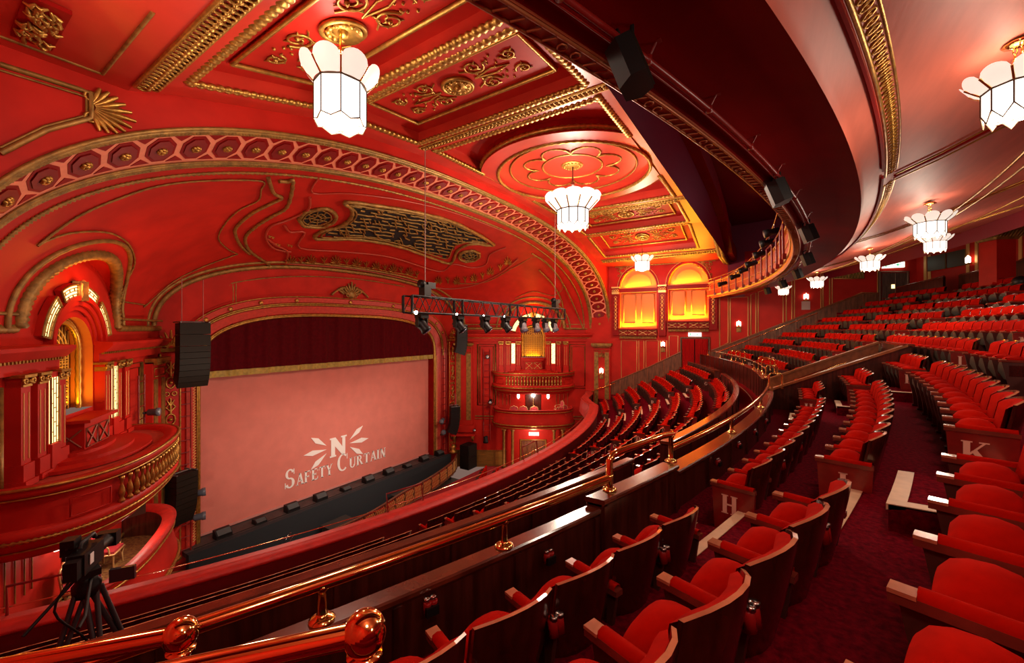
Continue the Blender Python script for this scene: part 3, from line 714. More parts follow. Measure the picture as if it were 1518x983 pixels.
# --- spandrel wall above the great arch (plane Y=10.25) 
AO=(14.25,5.73,2.47); AI=(14.05,5.42,2.3); YO,YI=10.25,11.65
mb=MB(); top=archcurve(YO,*AO,0,120)
lo=[Vector((30.4,YO,-9)),Vector((AX+AO[0],YO,-9))]+top+[Vector((AX-AO[0],YO,-9)),Vector((-1.6,YO,-9))]
hi=[Vector((p.x,YO,zc(p.x)+.1)) for p in lo]
mb.loft([lo,hi],0,False); struct('wall_spandrel',mb,[RED])
mb=MB(); st=lambda pts,r=.035: mb.tube(pts,r,6)
P=lambda px,py: at_y(px,py,YO-.03)
st([P(0,95),P(120,133),P(135,139),P(135,175),P(70,192),P(0,227)],.045); st([P(0,104),P(117,140),P(128,145),P(128,171),P(66,187),P(0,219)],.02)
struct('trim_6',mb,[DGOLD])
def palmette(mb,o,ux,uz,h,n=9,m=0,rs=1):
    o=Vector(o);ux=Vector(ux);uz=Vector(uz); nn=ux.cross(uz).normalized()
    for i in range(n):
        a=lerp(-1.25,1.25,i/(n-1)); L=h*(1-.35*abs(a)/1.25)
        d=uz*math.cos(a)+ux*math.sin(a); mb.tube([o+d*.12*h,o+d*L*.6-nn*.0,o+d*L],[h*.035*rs,h*.085*rs,h*.045*rs],6,m)
    for s in(-1,1): mb.tube(circ(o+ux*s*h*.3+uz*h*.02,ux,uz,h*.13,10),h*.045*rs,5,m,closed=True)
e=None
mb=MB(); q=P(133,158); palmette(mb,q,Vector((0,0,1)),Vector((1,0,0)),.62,11); tag(mb.build('gilt_palmette',[GOLD]),'gilt anthemion fan pointing right at the tip of the spandrel panel','ornament')
# --- arch band with octagons
def bandpt(t,v,off=0):
    a=lerp(AO[0],AI[0],v);b=lerp(AO[1],AI[1],v);n=lerp(AO[2],AI[2],v)
    x,z=sup(t,a,b,n); p=Vector((AX+x,lerp(YO,YI,v),z))
    return p
def bandN(t,v):
    e=1e-3; a=bandpt(t+e,v)-bandpt(t-e,v); b=bandpt(t,min(1,v+e))-bandpt(t,max(0,v-e)); n=a.cross(b).normalized()
    return n if n.dot(Vector((AX,11,-3))-bandpt(t,v))>0 else -n
# equal arc-length parameters
ts=[PI*i/2000 for i in range(2001)]; L=[0]
for i in range(2000): L.append(L[-1]+(bandpt(ts[i+1],.5)-bandpt(ts[i],.5)).length)
def tat(s):
    s*=L[-1]; import bisect; i=bisect.bisect(L,s)-1; i=min(max(i,0),1999); return lerp(ts[i],ts[i+1],(s-L[i])/(L[i+1]-L[i]+1e-9))
mb=MB(); NT=160
mb.loft([[bandpt(tat(i/NT),v) for i in range(NT+1)] for v in (0,.15,.5,.85,1)],0)
e=empty('proscenium_arch_band',(AX,11,5.5),'great arch soffit band of dark octagons on salmon lattice, gilded edges','arch')
mb.build('salmon_soffit',[PINK],e)
mb=MB();mr=MB(); NO=50
for i in range(NO):
    t=tat((i+.5)/NO); c=bandpt(t,.5); n=bandN(t,.5); tt=(bandpt(t+.002,.5)-bandpt(t-.002,.5)).normalized(); w=n.cross(tt).normalized()
    half=L[-1]/NO*.5*.84
    for rr,h,m in ((1.0,.004,0),(.78,.02,0)):
        pts=[c+n*h+tt*half*rr*math.cos(PI/8+k*PI/4)*1.05+w*.46*rr*math.sin(PI/8+k*PI/4)*1.05 for k in range(8)]
        o_=MB(); o_.prism(pts,n*(.01 if rr==1 else .015),0 if rr==1 else 1); OC=o_ if rr==1 else OC; (OC.add(o_.v,o_.f,1) if rr!=1 else None)
    oc_=OC.build('octagon_coffer',[DRED,MATS.get('octagon_step') or mat('octagon_step',(.22,.006,.006),.4)],e); mr=MB()
    for k in range(7): a=k*2*PI/7; mr.sphere(c+n*.05+tt*.065*math.cos(a)+w*.065*math.sin(a),.045,0,6,4)
    mr.sphere(c+n*.06,.06,0,6,4); mr.build('rosette',[GOLD],oc_)
    # little triangles between octagons
    t2=tat((i+1.0)/NO) if i<NO-1 else None
    if t2:
        c2=bandpt(t2,.5); n2=bandN(t2,.5); t3=(bandpt(t2+.002,.5)-bandpt(t2-.002,.5)).normalized(); w2=n2.cross(t3).normalized()
        for s in(-1,1): mb.prism([c2+w2*s*.50-t3*.17,c2+w2*s*.50+t3*.17,c2+w2*s*.30],n2*.012,0)
tag(mb.build('triangle_insets',[DRED],e),None,None,None,'stuff')
mb=MB()
for v,r,g in ((-.03,.045,0),(.03,.075,1),(.10,.03,0),(.92,.03,0),(.97,.075,1),(1.03,.045,0)):
    pts=[bandpt(tat(i/900),v)+bandN(tat(i/900),min(1,max(0,v)))*.03 for i in range(901)]
    mb.tube(pts,[(r*(.62 if (i%2 and g) else 1)) for i in range(901)],6)
# bead course just outside and inside
for off in (.30,):
    pts=[bandpt(tat(i/300),1) for i in range(301)]
mb.build('gilded_edges',[DGOLD],e)
# --- splayed side walls and the vault above them
class Side:
    def __init__(s,sg): s.sg=sg; s.o=Vector((AX+sg*11.93,15.38,0)); s.u=Vector((sg*.526,-.851,0)); s.n=Vector((-sg*.851,-.526,0))
    def p(s,a,n,z): return s.o+s.u*a+s.n*n+Vector((0,0,z))
    def inv(s,P): d=Vector(P)-s.o; return d.dot(s.u),d.dot(s.n),P[2]
SD={'left':Side(-1),'right':Side(1)}
PO=(8.93,3.26,2.45); YP=20.5
def vparm(v): return lerp(AI[0],PO[0],v),lerp(AI[1]-.05,PO[1],v),lerp(AI[2],PO[2],v),lerp(YI,YP,v)
def vault(t,v):
    a,b,n,Y=vparm(v); x,z=sup(t,a,b,n); return Vector((AX+x,Y,z+.22*math.sin(PI*v)*math.sin(t)))
def vF(P):
    v=(P[1]-YI)/(YP-YI); v=min(1,max(0,v)); a,b,n,Y=vparm(v); z=max(0,P[2])
    return abs((P[0]-AX)/a)**n+abs(z/(b+.22*math.sin(PI*v)))**n
LW,LH=2.35,1.95
def inlun(P):
    for S in SD.values():
        a,n,z=S.inv(P)
        if abs(a)<LW and n<3.5 and z<LH*math.sqrt(1-(a/LW)**2): return True
    return False
NV=60; NTT=260
mb=MB(); mb.loft([[vault(PI*i/NTT,k/NV) for i in range(NTT+1)] for k in range(NV+1)],0,True,False,lambda c: not inlun(c))
struct('ceiling',mb,[RED])
# sample table for tracing ornament onto the vault
VT=np.array([[tuple(vault(PI*i/400,k/100)) for i in range(401)] for k in range(101)]).reshape(-1,3)
vd=VT[:,0]*CT+VT[:,1]*ST; vx=CX+F*(VT[:,0]*ST-VT[:,1]*CT)/vd; vy=HY-F*VT[:,2]/vd
def on_vault(px,py,off=.03):
    i=int(np.argmin((vx-px)**2+(vy-py)**2)); P=Vector(VT[i])
    return P+(Vector((AX,14,-1))-P).normalized()*off
def smooth(pts,k=4,closed=False):   # Catmull-Rom through points
    out=[];N=len(pts)
    rng=range(N) if closed else range(N-1)
    for i in rng:
        g=lambda j: pts[j%N] if closed else pts[max(0,min(N-1,j))]
        p0,p1,p2,p3=[Vector(g(i+q)) for q in(-1,0,1,2)]
        for t in [q/k for q in range(k)]:
            out.append(.5*((2*p1)+(p2-p0)*t+(2*p0-5*p1+4*p2-p3)*t*t+(3*p1-p0-3*p2+p3)*t**3))
    if not closed: out.append(Vector(pts[-1]))
    return out
def vtrace(mb,px,r,close=False,gad=False,sm=True,off=.03,k=4,m=0):
    pts=[on_vault(x,y,off) for x,y in px]
    if sm: pts=smooth(pts,k,close)
    mb.tube(pts,[r*(.7 if gad and i%2 else 1) for i in range(len(pts))],6,m,closed=close)
# mirrored trace of garland fields on the vault
VP=lambda t,v,off=.03: vault(t,v)+(Vector((AX,14,-1))-vault(t,v)).normalized()*off
def field(mb,tv,r,m=0,gad=True,k=12,off=.03):
    for mir in (0,1):
        pts=[((PI-t) if mir else t,v) for t,v in tv]
        dense=[]
        for (a,b),(c,d) in zip(pts,pts[1:]):
            for q in range(k): dense.append(VP(lerp(a,c,q/k),lerp(b,d,q/k),off))
        dense.append(VP(*pts[-1],off))
        mb.tube(dense,[r*(.6 if gad and i%2 else 1) for i in range(len(dense))],6,m)
mb=MB()
# garland line parallel to the band, and big moulding at the stage end of the vault
dl=[VP(PI*i/520,.045) for i in range(521)]; mb.tube(dl,[.055 if i%2 else .025 for i in range(521)],6)
struct('trim_7',mb,[DGOLD])
mb=MB(); pts=[vault(PI*i/400,.985)-Vector((0,.05,.06)) for i in range(401)]
mb.tube(pts,[.125 if i%2 else .085 for i in range(401)],8); pts=[vault(PI*i/200,.93)-Vector((0,0,.03)) for i in range(201)]; mb.tube(pts,.07,8)
struct('trim_8',mb,[DGOLD])
# sounding board: gilded grille with round vents, traced where it lies on the vault
e=empty('sounding_board_grille',on_vault(610,340),'big gilded fretwork grille with concave ends in the vault over the stage','grille')
outl=[(500,297),(560,302),(640,318),(700,340),(737,364),(712,362),(690,372),(672,390),(655,388),(600,366),(540,352),(470,347),(478,340),(506,334),(520,322),(521,310),(512,301)]
outl=[(510,296),(560,303),(620,313),(680,330),(733,362),(700,360),(678,370),(668,389),(640,381),(590,365),(530,354),(467,353),(476,341),(500,334),(518,322),(520,308)]
mb=MB(); vtrace(mb,outl,.10,True,True,off=.06); vtrace(mb,[((x-605)*.93+605,(y-338)*.86+338) for x,y in outl],.04,True,off=.06); mb.build('gilded_frame',[DGOLD],e)
def inpoly(x,y,P):
    c=False;n=len(P)
    for i in range(n):
        a,b=P[i],P[(i+1)%n]
        if (a[1]>y)!=(b[1]>y) and x<(b[0]-a[0])*(y-a[1])/(b[1]-a[1]+1e-9)+a[0]: c=not c
    return c
inner=[((x-605)*.93+605,(y-338)*.86+338) for x,y in outl]
cen=on_vault(605,338,.015); ring_=[on_vault(x,y,.015) for x,y in inner]
mb=MB(); R2=smooth(ring_,3,True)
# dark backing follows the vault: strips between upper and lower rims
mb.add([cen]+R2,[(0,i+1,(i+1)%len(R2)+1) for i in range(len(R2))]); 
bk=MB(); 
G=[(x,y) for x in range(470,740,6) for y in range(298,392,4) if inpoly(x+3,y+2,inner)]
gp={}
def gv(x,y):
    if (x,y) not in gp: gp[(x,y)]=on_vault(x,y,.02)
    return gp[(x,y)]
bkv=[];bkf=[]
for x,y in G:
    o=len(bkv); bkv+=[gv(x,y),gv(x+6,y),gv(x+6,y+4),gv(x,y+4)]; bkf.append((o,o+1,o+2,o+3))
bk.add(bkv,bkf); bk.build('dark_backing',[DARK],e)
mb=MB(); u1=Vector((.9,.32,0))
R_=random.Random(5)
for row in range(12):    # long bars follow the board, short ticks join them in a key pattern
    f=row/11; run=[]
    for q in range(80):
        g_=q/79; x=lerp(478,732,g_); y=lerp(300,360,f)+ (x-478)*.02 + ((x-478)/254)**1.35*lerp(38,28,f) 
        if inpoly(x,y,inner) and R_.random()>.07: run.append((x,y))
        else:
            if len(run)>2: mb.tube([on_vault(*p,.05) for p in run[::2]+[run[-1]]],.042,4)
            run=[]
    if len(run)>2: mb.tube([on_vault(*p,.05) for p in run[::2]+[run[-1]]],.042,4)
    for q in range(14):
        x=R_.uniform(482,728); y=lerp(300,360,f)+(x-478)*.02+((x-478)/254)**1.35*lerp(38,28,f)
        if inpoly(x,y,inner) and inpoly(x+2,y+5,inner): mb.tube([on_vault(x,y,.05),on_vault(x+2.5,y+6,.05)],.035,4)
mb.build('fretwork',[DGOLD],e)
for cx_,cy_,rx,ry,lab in ((469,322,27,14,'left'),(696,379,16,8,'right')):
    e=empty('round_vent',on_vault(cx_,cy_),'round gilded %s vent beside the big ceiling grille'%('larger left-hand' if lab=='left' else 'smaller right-hand'),'vent')
    E_=lambda k,n=20:[(cx_+rx*k*math.cos(2*PI*i/n),cy_+ry*k*math.sin(2*PI*i/n)+ (rx*k*math.cos(2*PI*i/n))*(-.08)) for i in range(n)]
    mb=MB(); vtrace(mb,E_(1),.09,True,True,off=.06); vtrace(mb,E_(.78),.03,True,off=.06); mb.build('rim',[DGOLD],e)
    mb=MB(); r3=[on_vault(*q,.02) for q in E_(.76)]; mb.add([on_vault(cx_,cy_,.02)]+r3,[(0,i+1,(i+1)%20+1) for i in range(20)]); mb.build('dark_backing',[DARK],e)
    mb=MB()
    for i in range(8): a=2*PI*i/8; mb.tube([on_vault(cx_+rx*.2*math.cos(a),cy_+ry*.2*math.sin(a),.05),on_vault(cx_+rx*.74*math.cos(a),cy_+ry*.74*math.sin(a)-rx*.06*math.cos(a),.05)],.025,4)
    vtrace(mb,E_(.45,16),.025,True,off=.05,k=2); vtrace(mb,E_(.2,12),.03,True,off=.05,k=2); mb.build('spokes',[DGOLD],e)
# raised red border of the board, with pale fillets
mb=MB()
vtrace(mb,[(472,262),(462,285),(520,286),(600,296),(680,316),(760,347)],.03,off=.04)
vtrace(mb,[(458,291),(455,310),(425,325),(400,335),(393,352),(405,368),(430,373)],.05,off=.05)
vtrace(mb,[(419,333),(428,343),(450,344),(443,366),(510,372),(580,380),(650,402),(672,391),(700,396),(720,392),(727,377),(750,366)],.045,off=.05)
vtrace(mb,[(422,390),(520,397),(580,408),(625,420),(660,428),(700,424),(740,405),(768,384)],.05,off=.05)
vtrace(mb,[(395,352),(408,362),(424,372),(422,390)],.05,off=.05)
struct('trim_9',mb,[mat('raised_red_fillet',(.42,.05,.025),.4)])
mb=MB()
fr=[(428,388),(444,387),(459,388),(478,388),(496,388),(512,390),(528,392),(542,394),(556,396),(570,399),(582,401),(594,403),(606,406),(618,409)]
for i,(x,y) in enumerate(fr+[(650,419),(664,418),(678,419),(690,417),(703,415),(716,411),(728,405),(742,399),(754,390)]):
    a=on_vault(x,y+1,.09); b=on_vault(x,y-11,.09); hh=max(.35,min(2.2,(b-a).length)); uz=(b-a).normalized(); ux=(on_vault(x+8,y+1.2,.09)-on_vault(x-8,y,.09)); ux=(ux-uz*ux.dot(uz)).normalized(); wf=.42/hh
    if i%2==0: palmette(mb,a,ux*wf,uz,hh,7,0,max(.35,wf))
    else:
        mb.tube([a,a+uz*hh*.8],[.05,.02],5); mb.tube([a+uz*hh*.2,a+uz*hh*.7+ux*.14],[.04,.02],5); mb.tube([a+uz*hh*.2,a+uz*hh*.7-ux*.14],[.04,.02],5)
vtrace(mb,[(x,y+2) for x,y in fr],.03,off=.05)
for x,y in ((400,350),(410,362),(422,372),(428,363)):
    a=on_vault(x,y,.06); palmette(mb,a,Vector((.9,.4,0)),Vector((0,0,1)),.30,5)
tag(mb.build('palmette_frieze',[GOLD]),'row of gilt palmettes and scrolls along the lower edge of the ceiling grille','frieze',kind='stuff')
# leaf garland outlining the big red fields left and right
mb=MB()
vtrace(mb,[(52,362),(80,343),(120,318),(170,295),(230,275),(300,266),(385,268),(387,280),(380,297),(352,310),(333,330),(323,352),(335,368),(350,376)],.028,gad=True,off=.04,k=10,sm=True)
vtrace(mb,[(350,376),(300,395),(255,418),(215,452),(212,452),(180,447),(178,440),(185,420),(196,390),(190,365),(170,347),(140,341),(100,345),(66,356),(52,362)],.028,gad=True,off=.04,k=8)
vtrace(mb,[(675,420),(720,418),(765,395),(800,382),(835,420),(820,438),(790,432),(765,442)],.028,gad=True,off=.04,k=8)
struct('trim_10',mb,[DGOLD])
mb=MB()
vtrace(mb,[(397,262),(405,285),(415,292),(400,300),(372,315),(350,332),(347,345),(355,363),(368,375)],.06,off=.05)
vtrace(mb,[(412,266),(425,268),(434,268),(424,305),(400,320),(375,335),(362,352),(368,372),(395,390),(398,395)],.07,gad=True,off=.06,k=8)
vtrace(mb,[(865,490),(858,470),(838,425),(815,395),(790,375)],.05,off=.05); vtrace(mb,[(830,486),(835,455),(822,425),(800,400)],.05,off=.05)
struct('trim_11',mb,[DGOLD])
# --- lunettes: tunnel between wall arch and vault, with the fat gadrooned moulding on the cut edge
for nm,S in SD.items():
    wall=[];cut=[]
    for i in range(97):
        a=PI*i/96; s=LW*math.cos(a); z=LH*math.sin(a); n=0
        while n<3.6 and vF(S.p(s,n,z+1e-3))>1: n+=.01
        wall.append(S.p(s,-.02,z)); cut.append(S.p(s,n,z))
    mb=MB(); mb.loft([wall,cut],0); up=[p for p in wall if p.z>.315]; mb.loft([[Vector((p.x,p.y,.30)) for p in up],up],0,False); struct('wall_lunette_%s'%nm,mb,[RED])
    mb=MB(); mb.tube(cut,[.155 if i%2 else .115 for i in range(97)],8)
    gr=[]; 
    for i in range(97):
        a=PI*i/96; s=(LW+.42)*math.cos(a); z=(LH+.36)*math.sin(a); n=0
        while n<3.6 and vF(S.p(s,n,z+1e-3))>1: n+=.01
        gr.append(S.p(s,n+.02,z-.0))
    mb.tube(gr,.06,8)
    for s0,s1 in ((LW,4.2),(-LW,-5.9)):
        mb.tube([S.p(lerp(s0,s1,i/30),.05,.0) for i in range(31)],[.11 if i%2 else .085 for i in range(31)],8); mb.tube([S.p(s0,.12,.3),S.p(s1,.12,.3)],.04,6)
    struct('trim_12',mb,[DGOLD])
    # wall itself, with the niche cut through
    mb=MB(); W=.92; zs_=-.62; zb=-2.2; dep=-.46
    def q(s,z,n=0): return S.p(s,n,z)
    for s0,s1,zt_ in ((-6.05,-LW,.02),(LW,4.5,.02),(-LW,-W,.31),(W,LW,.31)): mb.add([q(s0,-10.4),q(s1,-10.4),q(s1,zt_),q(s0,zt_)],[(0,1,2,3)])
    mb.add([q(-W,-10.4),q(W,-10.4),q(W,zb),q(-W,zb)],[(0,1,2,3)])
    ar=[(W*math.cos(PI*i/24),zs_+W*math.sin(PI*i/24)) for i in range(25)]
    mb.loft([[q(s,z) for s,z in ar],[q(s,.31) for s,z in ar]],0,False)
    struct('wall_box_%s'%nm,mb,[RED])
    e=empty('gilded_niche',S.p(0,0,zb),'tall round-headed gilded lattice niche glowing amber above the %s-hand box'%nm,'niche')
    mb=MB(); out=[(W,zb)]+ar+[(-W,zb)]; mb.loft([[q(s,z) for s,z in out],[q(s,z,dep) for s,z in out]],0,False); mb.build('reveal',[AMB],e)
    mb=MB(); mb.add([q(0,-.9,dep)]+[q(s,z,dep) for s,z in out],[(0,i+1,i+2) for i in range(len(out)-1)]+[(0,len(out),1)]); mb.build('back_panel',[mat('gilt_panel',(.16,.045,.004),.6,noise=.2,scale=30)],e)
    mb=MB()
    for i in range(-5,6):
        s=i*.14; zt=zs_+math.sqrt(max(.01,W*W-s*s))*.92; mb.tube([q(s,zb,dep+.04),q(s,zt,dep+.04)],.02,4)
    for k in range(11):
        z=zb+.12+k*.15; mb.tube([q(-.72,z,dep+.04),q(.72,z,dep+.04)],.018,4)
        for i in range(-5,5): mb.box(q(i*.14+.07,z+.075,dep+.03),(.05,.05,.05))
    for r in (.2,.34,.48,.62): mb.tube([q(r*math.cos(PI*i/14),zs_+.02+r*math.sin(PI*i/14),dep+.05) for i in range(15)],.02,5)
    mb.build('lattice',[mat('gilt_relief',(.70,.40,.06),.45,metal=.25)],e)
    mb=MB()
    for r0,rt in ((W-.12,.075),(W-.02,.03)):
        o_=[(r0,zb)]+[(r0*math.cos(PI*i/40),zs_+r0*math.sin(PI*i/40)) for i in range(41)]+[(-r0,zb)]
        o_=[(r0,lerp(zb,zs_,i/10)) for i in range(10)]+o_[1:-1]+[(-r0,lerp(zs_,zb,i/10)) for i in range(1,11)]
        mb.tube([q(s,z,-.25) for s,z in o_],[rt*(1 if i%2 else .75) for i in range(len(o_))],6)
    mb.build('beaded_surround',[LATT],e)
    # red inner archivolts
    mb=MB()
    for r0,n0 in ((.95,.05),(1.08,.12),(1.21,.18)):
        mb.sweep([(r0,0),(r0,n0),(r0+.12,n0),(r0+.12,0)],[(lambda a,b,t=t: q(a*math.cos(t),zs_+.15+a*math.sin(t),b)) for t in [PI*i/28 for i in range(29)]],0)
    mb.build('archivolt',[RED],e)
    # backlit arched segments
    for k,(a0,a1) in enumerate(((12,50),(58,86),(94,122),(130,168))):
        g=empty('backlit_arch_window',q(1.45*math.cos(math.radians((a0+a1)/2)),zs_+.1+1.45*math.sin(math.radians((a0+a1)/2))),'cream backlit curved window, %s of the ring over the %s-hand niche'%(['lowest on the audience side','upper on the audience side','upper on the stage side','lowest on the stage side'][k],nm),'window','backlit ring windows')
        A0,A1=math.radians(a0),math.radians(a1)
        mb=MB(); mb.sweep([(1.34,.0),(1.34,.13),(1.36,.13),(1.36,.10),(1.66,.10),(1.66,.13),(1.70,.13),(1.70,.0)],[(lambda a,b,t=t: q(a*math.cos(t),zs_+.10+a*math.sin(t),b)) for t in [lerp(A0,A1,i/10) for i in range(11)]],0); mb.build('casing',[RED],g)
        mb=MB(); mb.loft([[q(r*math.cos(t),zs_+.10+r*math.sin(t),.112) for t in [lerp(A0,A1,i/10) for i in range(11)]] for r in (1.365,1.655)],0,False); mb.build('lit_glass',[WIN],g)
        mb=MB()
        for r in (1.35,1.43,1.51,1.59,1.67): mb.tube([q(r*math.cos(t),zs_+.10+r*math.sin(t),.13) for t in [lerp(A0,A1,i/10) for i in range(11)]],.013 if 1.36<r<1.66 else .03,4)
        nb=int((a1-a0)/4)
        for i in range(nb+1):
            t=lerp(A0,A1,i/nb); r0=1.36+.08*(i%2)*2; mb.tube([q(r0*math.cos(t),zs_+.10+r0*math.sin(t),.13),q((r0+.08)*math.cos(t),zs_+.10+(r0+.08)*math.sin(t),.13)],.014,4)
        for t in(A0,A1): mb.tube([q(1.35*math.cos(t),zs_+.10+1.35*math.sin(t),.13),q(1.67*math.cos(t),zs_+.10+1.67*math.sin(t),.13)],.03,5)
        mb.build('leading',[DGOLD],g)
    g=empty('arch_keystone_boss',q(0,zs_+1.6,.2),'oval gilt boss at the top of the ring over the %s-hand niche'%nm,'ornament'); mb=MB()
    mb.tube(circ(q(0,zs_+1.62,.16),S.u,(0,0,1),.13,18,ry=.24),.05,6,closed=True); mb.build('oval_frame',[LGOLD],g)
    mb=MB(); mb.box(q(0,zs_+1.6,.09),(.3,.3,.5)); mb.build('block',[DGOLD],g)
    # cornice with dentils, broken at the niche
    R3=Matrix((( S.u.x,S.n.x,0),(S.u.y,S.n.y,0),(0,0,1)))
    for s0,s1,lab in ((-6.0,-.95,'stage side'),(.95,4.4,'audience side')):
        g=empty('box_cornice',q((s0+s1)/2,-.6,.2),'red cornice with gilt dentils, %s of the %s-hand niche'%(lab,nm),'cornice')
        mb=MB(); mb.sweep([(0,-.98),(.12,-.98),(.12,-.72),(.26,-.66),(.42,-.48),(.42,-.40),(.02,-.36)],[(lambda a,b,s=s: q(s,b,a)) for s in (s0,s1)],0); mb.build('cornice_body',[RED],g)
        mb=MB(); n=int((s1-s0)/.11)
        for i in range(n): mb.box(q(lerp(s0,s1,(i+.5)/n),-.70,.19),(.05,.07,.07),0,R3)
        mb.build('dentils',[GOLD],g)
    # pilasters with capitals, and lit strip windows
    for s,lab in ((-2.42,'outermost'),(-1.88,'middle'),(-1.12,'innermost'),(1.12,'innermost'),(1.88,'middle'),(2.42,'outermost')):
        g=empty('pilaster',q(s,-3.3,.1),'%s slim red pilaster on the %s of the %s-hand niche'%(lab,'stage side' if s<0 else 'audience side',nm),'pilaster')
        inn=abs(s)<1.2
        mb=MB(); mb.box(q(s,-2.08,.12),(.30,.24,2.2),0,R3); mb.box(q(s,-3.02,.14),(.36,.30,.36),0,R3); mb.box(q(s,-3.24,.16),(.42,.36,.12),0,R3); mb.build('shaft',[RED],g)
        mb=MB()
        for d in(-.08,.08): mb.tube([q(s+d,-2.75,.245),q(s+d,-1.35,.245)],.012,4)
        mb.build('gilt_fillets',[LGOLD],g)
        mb=MB(); mb.box(q(s,-1.16,.14),(.30,.26,.12),0,R3); mb.box(q(s,-1.00,.16),(.40,.32,.06),0,R3)
        for d in(-.13,.13): mb.tube(circ(q(s+d,-1.10,.29),S.u,(0,0,1),.055,10),.028,5,closed=True)
        mb.sphere(q(s,-1.12,.29),.05,0,8,5); mb.build('capital',[GOLD],g)
    for s in(-1.50,1.50):
        g=empty('backlit_strip_window',q(s,-2.6,.1),'tall narrow cream backlit window on the %s of the %s-hand niche'%('stage side' if s<0 else 'audience side',nm),'window','backlit strip windows')
        mb=MB(); mb.box(q(s,-2.0,.13),(.40,.24,2.0),0,R3); mb.build('pier',[RED],g)
        mb=MB(); mb.box(q(s,-1.88,.24),(.30,.06,1.5),0,R3); mb.build('lit_glass',[WIN],g)
        mb=MB()
        for d in(-.15,-.05,.05,.15): mb.tube([q(s+d,-2.64,.28),q(s+d,-1.12,.28)],.010 if abs(d)<.1 else .022,4)
        for k in range(14):
            z=-2.6+k*.11; d=(-.10,0,.10)[k%3]; mb.tube([q(s+d-.05,z,.28),q(s+d+.05,z,.28)],.012,4)
        mb.build('leading',[DGOLD],g)
        mb=MB(); mb.box(q(s,-2.95,.16),(.34,.3,.6),0,R3); mb.build('red_pedestal',[RED],g)
    # pedestal box before the niche
    g=empty('niche_pedestal',q(0,-3.3,.6),'red boxed pedestal with crossed panels in front of the %s-hand niche'%nm,'pedestal')
    mb=MB(); mb.box(q(0,-2.80,.13),(1.25,.62,.86),0,R3); mb.box(q(0,-3.18,.15),(1.40,.78,.14),0,R3); mb.build('body',[RED],g)
    mb=MB(); 
    for d in(.0,1): pass
    mb.prism([q(-.76,-2.38,-.2),q(.76,-2.38,-.2),q(.76,-2.38,.60),q(-.76,-2.38,.60)],(0,0,.08),0); mb.build('top_ledge',[RED],g)
    mb=MB()
    for c0 in(-.31,.31):
        for a,b in ((-1,1),(1,-1)): mb.tube([q(c0-.24,-2.78+a*.22,.46),q(c0+.24,-2.78+b*.22,.46)],.022,4)
        mb.tube([q(c0-.27,-3.02,.46),q(c0+.27,-3.02,.46),q(c0+.27,-2.54,.46),q(c0-.27,-2.54,.46)],.016,4,closed=True)
    sd=S.u*.64
    for a,b in ((-1,1),(1,-1)): mb.tube([q(.64,-2.78+a*.22,.16-.22),q(.64,-2.78+b*.22,.16+.22)],.02,4)
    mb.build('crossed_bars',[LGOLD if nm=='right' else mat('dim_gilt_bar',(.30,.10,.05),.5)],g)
    g=empty('niche_steps',q(0,-3.3,1.4),'low red steps spreading from the %s-hand niche pedestal'%nm,'steps')
    mb=MB()
    for k in range(3): 
        pr=[q((1.0+.45*k)*math.cos(t),-3.3,.25+(.45+.38*k)*math.sin(t)) for t in [PI*i/16 for i in range(17)]]
        mb.prism(pr,(0,0,.24-.08*k),0)
    mb.build('steps',[RED],g)
    # big gold-framed wall panels
    mb=MB()
    def frame(s0,s1,z0,z1,r=.035,n=.03,ins=.16):
        mb.tube([q(s0,z0,n),q(s1,z0,n),q(s1,z1,n),q(s0,z1,n)],r,4,closed=True)
        if ins: mb.tube([q(s0+ins,z0+ins,n),q(s1-ins,z0+ins,n),q(s1-ins,z1-ins,n),q(s0+ins,z1-ins,n)],r*.6,4,closed=True)
    frame(-4.2,-2.85,-5.8,-1.2,.06); frame(2.75,4.05,-4.5,-1.2,.05)
    for s in(-2.6,-2.3,-2.0,-1.75): mb.tube([q(s,-5.8,.02),q(s,-4.5,.02)],.015,4); mb.tube([q(-s,-5.8,.02),q(-s,-4.5,.02)],.015,4)
    mb.tube([q(-4.4,-6.65,.03),q(4.3,-6.65,.03)],.05,5); mb.tube([q(-4.4,-6.85,.03),q(4.3,-6.85,.03)],.03,5)
    struct('trim_13',mb,[DGOLD])
    # pilaster with broad gold strips next to the stage arch
    g=empty('stage_pilaster',q(-5.25,-8,.2),'broad red pilaster with gold strips beside the stage arch, %s-hand side'%nm,'pilaster')
    mb=MB(); mb.box(q(-5.25,-4.6,.10),(1.35,.24,6.6),0,R3); mb.box(q(-5.25,-7.5,.24),(1.6,.5,.5),0,R3); mb.box(q(-5.25,-7.95,.34),(1.8,.7,.14),0,R3); mb.build('shaft',[RED],g)
    mb=MB(); 
    for d in(-.38,.38): mb.box(q(-5.25+d,-4.4,.235),(.34,.03,5.0),0,R3)
    mb.build('gold_strips',[DGOLD],g)
    mb=MB(); mb.box(q(-5.25,-1.18,.2),(1.5,.36,.14),0,R3)
    for i in range(12): mb.box(q(-5.85+i*.11,-1.30,.3),(.05,.12,.1),0,R3)
    mb.tube([q(-5.8,-1.8,.24),q(-4.7,-1.8,.24),q(-4.7,-1.5,.24),q(-5.8,-1.5,.24)],.02,4,closed=True); mb.build('capital',[GOLD],g)
    mb=MB()
    for d in(-.7,.7): mb.tube([q(-5.25+d,-8.0,.3),q(-5.25+d,-8.2,.42),q(-5.25+d,-8.5,.2)],[.12,.13,.05],6)
    mb.build('corbels',[GOLD],g)
